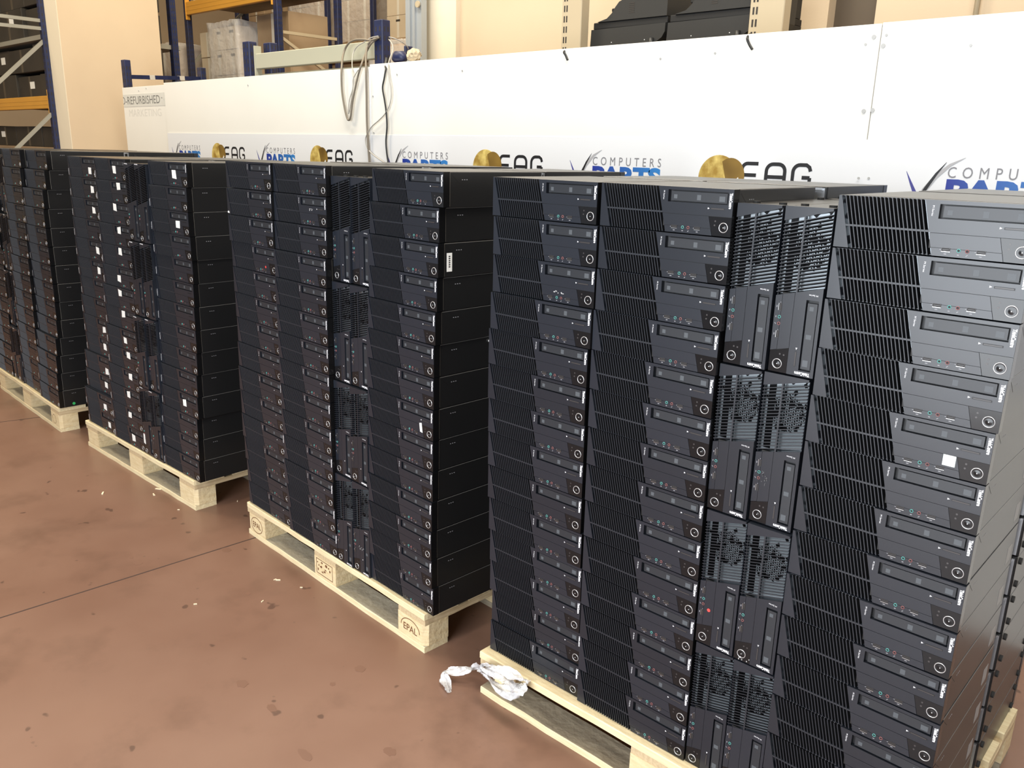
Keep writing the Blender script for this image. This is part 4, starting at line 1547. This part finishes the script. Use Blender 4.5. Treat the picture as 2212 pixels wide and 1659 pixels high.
def ribbon(pts, widths, m, seed, parts=1):
    """crumpled film strip through the given points"""
    rnd = random.Random(seed)
    P = [Vector(p) for p in smooth(pts, 7)]
    n = len(P)
    k = 6
    vs, fs = [], []
    for i, p in enumerate(P):
        t = (P[min(i+1, n-1)]-P[max(i-1, 0)]).normalized()
        a = t.cross(Vector((0, 0, 1)))
        a = a.normalized() if a.length > 1e-4 else Vector((1, 0, 0))
        up = a.cross(t)
        ang = .8*math.sin(i*.22+seed)
        a2 = a*math.cos(ang)+up*math.sin(ang)
        c2 = a2.cross(t)
        f = i/(n-1)*(len(widths)-1)
        j = min(int(f), len(widths)-2)
        w = widths[j]+(widths[j+1]-widths[j])*(f-j)
        for q in range(k+1):
            s = q/k-.5
            v = p+a2*(s*w)+c2*(.15*w*math.sin(q*1.9+i*.35)+rnd.uniform(-.05, .05)*w)+t*rnd.uniform(-.1, .1)*w*.4
            vs.append(Vector((v.x, v.y, max(v.z, .0015))))
    for i in range(n-1):
        for q in range(k):
            fs.append((i*(k+1)+q, i*(k+1)+q+1, (i+1)*(k+1)+q+1, (i+1)*(k+1)+q))
    b = MB()
    b.add(vs, fs, m, True)
    return b


t = thing('plastic_wrap', 'crumpled strip of clear plastic wrap hanging from the corner of the nearest pallet', 'plastic film', atz(1090, 1480, 0))
base = t.location


def rel(pts):
    return [Vector(p)-base for p in pts]


FY = -.062
A = [aty(1138, 1486, FY), aty(1118, 1484, FY), aty(1098, 1474, FY-.006), aty(1082, 1462, FY-.008), aty(1068, 1452, FY-.004), aty(1050, 1443, FY), atz(1030, 1443, .055), atz(1005, 1447, .045), atz(985, 1450, .038), atz(966, 1450, .030), atz(958, 1456, .022), atz(962, 1474, .010), atz(969, 1496, .003)]
ribbon(rel(A), [.05, .07, .055, .035, .030, .035, .035, .030, .030, .030, .030, .036, .032], 'film_strip', 2).build('loose_tail', t)
Bp = [aty(1134, 1470, FY), aty(1112, 1462, FY+.004), aty(1092, 1448, FY), aty(1070, 1440, FY), aty(1048, 1436, FY), aty(1040, 1446, FY), aty(1052, 1462, FY-.004), aty(1076, 1482, FY-.006), aty(1106, 1494, FY-.004), aty(1132, 1494, FY)]
ribbon(rel(Bp), [.03, .035, .03, .026, .028, .028, .03, .035, .05, .04], 'film_strip', 5).build('loop', t)
for k, (x, y, w) in enumerate(((222, 1066, .030), (343, 1057, .034), (332, 1069, .026), (601, 1254, .018), (651, 1270, .010), (567, 1300, .012), (513, 1083, .012), (422, 1306, .012), (386, 1102, .010), (594, 1253, .012))):
    q = atz(x, y, 0)
    b = MB()
    rr = random.Random(k)
    a = rr.uniform(0, 3)
    u, v2 = Vector((math.cos(a), math.sin(a), 0)), Vector((-math.sin(a), math.cos(a), 0))
    c4 = [u*w*.5*sx+v2*w*.16*sy*rr.uniform(.6, 1.2) for sx, sy in ((-1, -1), (1, -.6), (.8, 1), (-.9, .7))]
    b.add([(p.x, p.y, .0006) for p in c4]+[(p.x, p.y, .004) for p in c4], [(3, 2, 1, 0), (4, 5, 6, 7), (0, 1, 5, 4), (1, 2, 6, 5), (2, 3, 7, 6), (3, 0, 4, 7)], 'wood_chip')
    o = b.build('wood_chip', None, (q.x, q.y, 0))
    tag(o, 'small pale wood splinter lying on the red floor before the pallets', 'splinter', 'splinters on the floor')

# -------------------------------------------------------------------- light
w = bpy.data.worlds.new('world')
SC.world = w
w.use_nodes = True
w.node_tree.nodes['Background'].inputs['Color'].default_value = (0.86, 0.92, 1.0, 1)
w.node_tree.nodes['Background'].inputs['Strength'].default_value = 0.35


def area(name, loc, aim, sx, sy, power, col):
    l = bpy.data.lights.new(name, 'AREA')
    l.shape = 'RECTANGLE'
    l.size, l.size_y = sx, sy
    l.energy = power
    l.color = col
    o = bpy.data.objects.new(name, l)
    COL.objects.link(o)
    o.location = loc
    o.rotation_euler = (Vector(aim)-Vector(loc)).to_track_quat('-Z', 'Y').to_euler()
    return o


area('daylight_door', (0.8, -4.3, 1.55), (0.3, 0, 1.2), 3.0, 3.0, 330, (0.90, 0.95, 1.0))
area('hall_lamp', (-2.6, 0.3, 5.8), (-2.6, .5, 0), 3.0, .8, 240, (1.0, 0.92, 0.78))
area('hall_lamp', (1.6, -.2, 5.8), (1.2, 1.0, 0), 3.0, .8, 230, (1.0, 0.96, 0.88))
area('hall_lamp', (-6.2, -1.8, 5.6), (-6.0, 1.2, 1.2), 3.0, .8, 190, (1.0, 0.85, 0.60))
area('hall_lamp', (-9.0, 5.2, 5.7), (-9.8, 6.6, 3.2), 1.5, .5, 70, (1.0, 0.84, 0.60))  # unseen lamp added to brighten the cartons on the deep rack
area('hall_lamp', (-5.2, 2.9, 5.6), (-6.8, 3.8, 1.8), 2.0, .6, 150, (1.0, 0.82, 0.55))

vs = SC.view_settings
vs.view_transform = 'Standard'
vs.look = 'None'
vs.exposure = 0.0
vs.gamma = 1.0
vs.use_curve_mapping = False
SC.display_settings.display_device = 'sRGB'
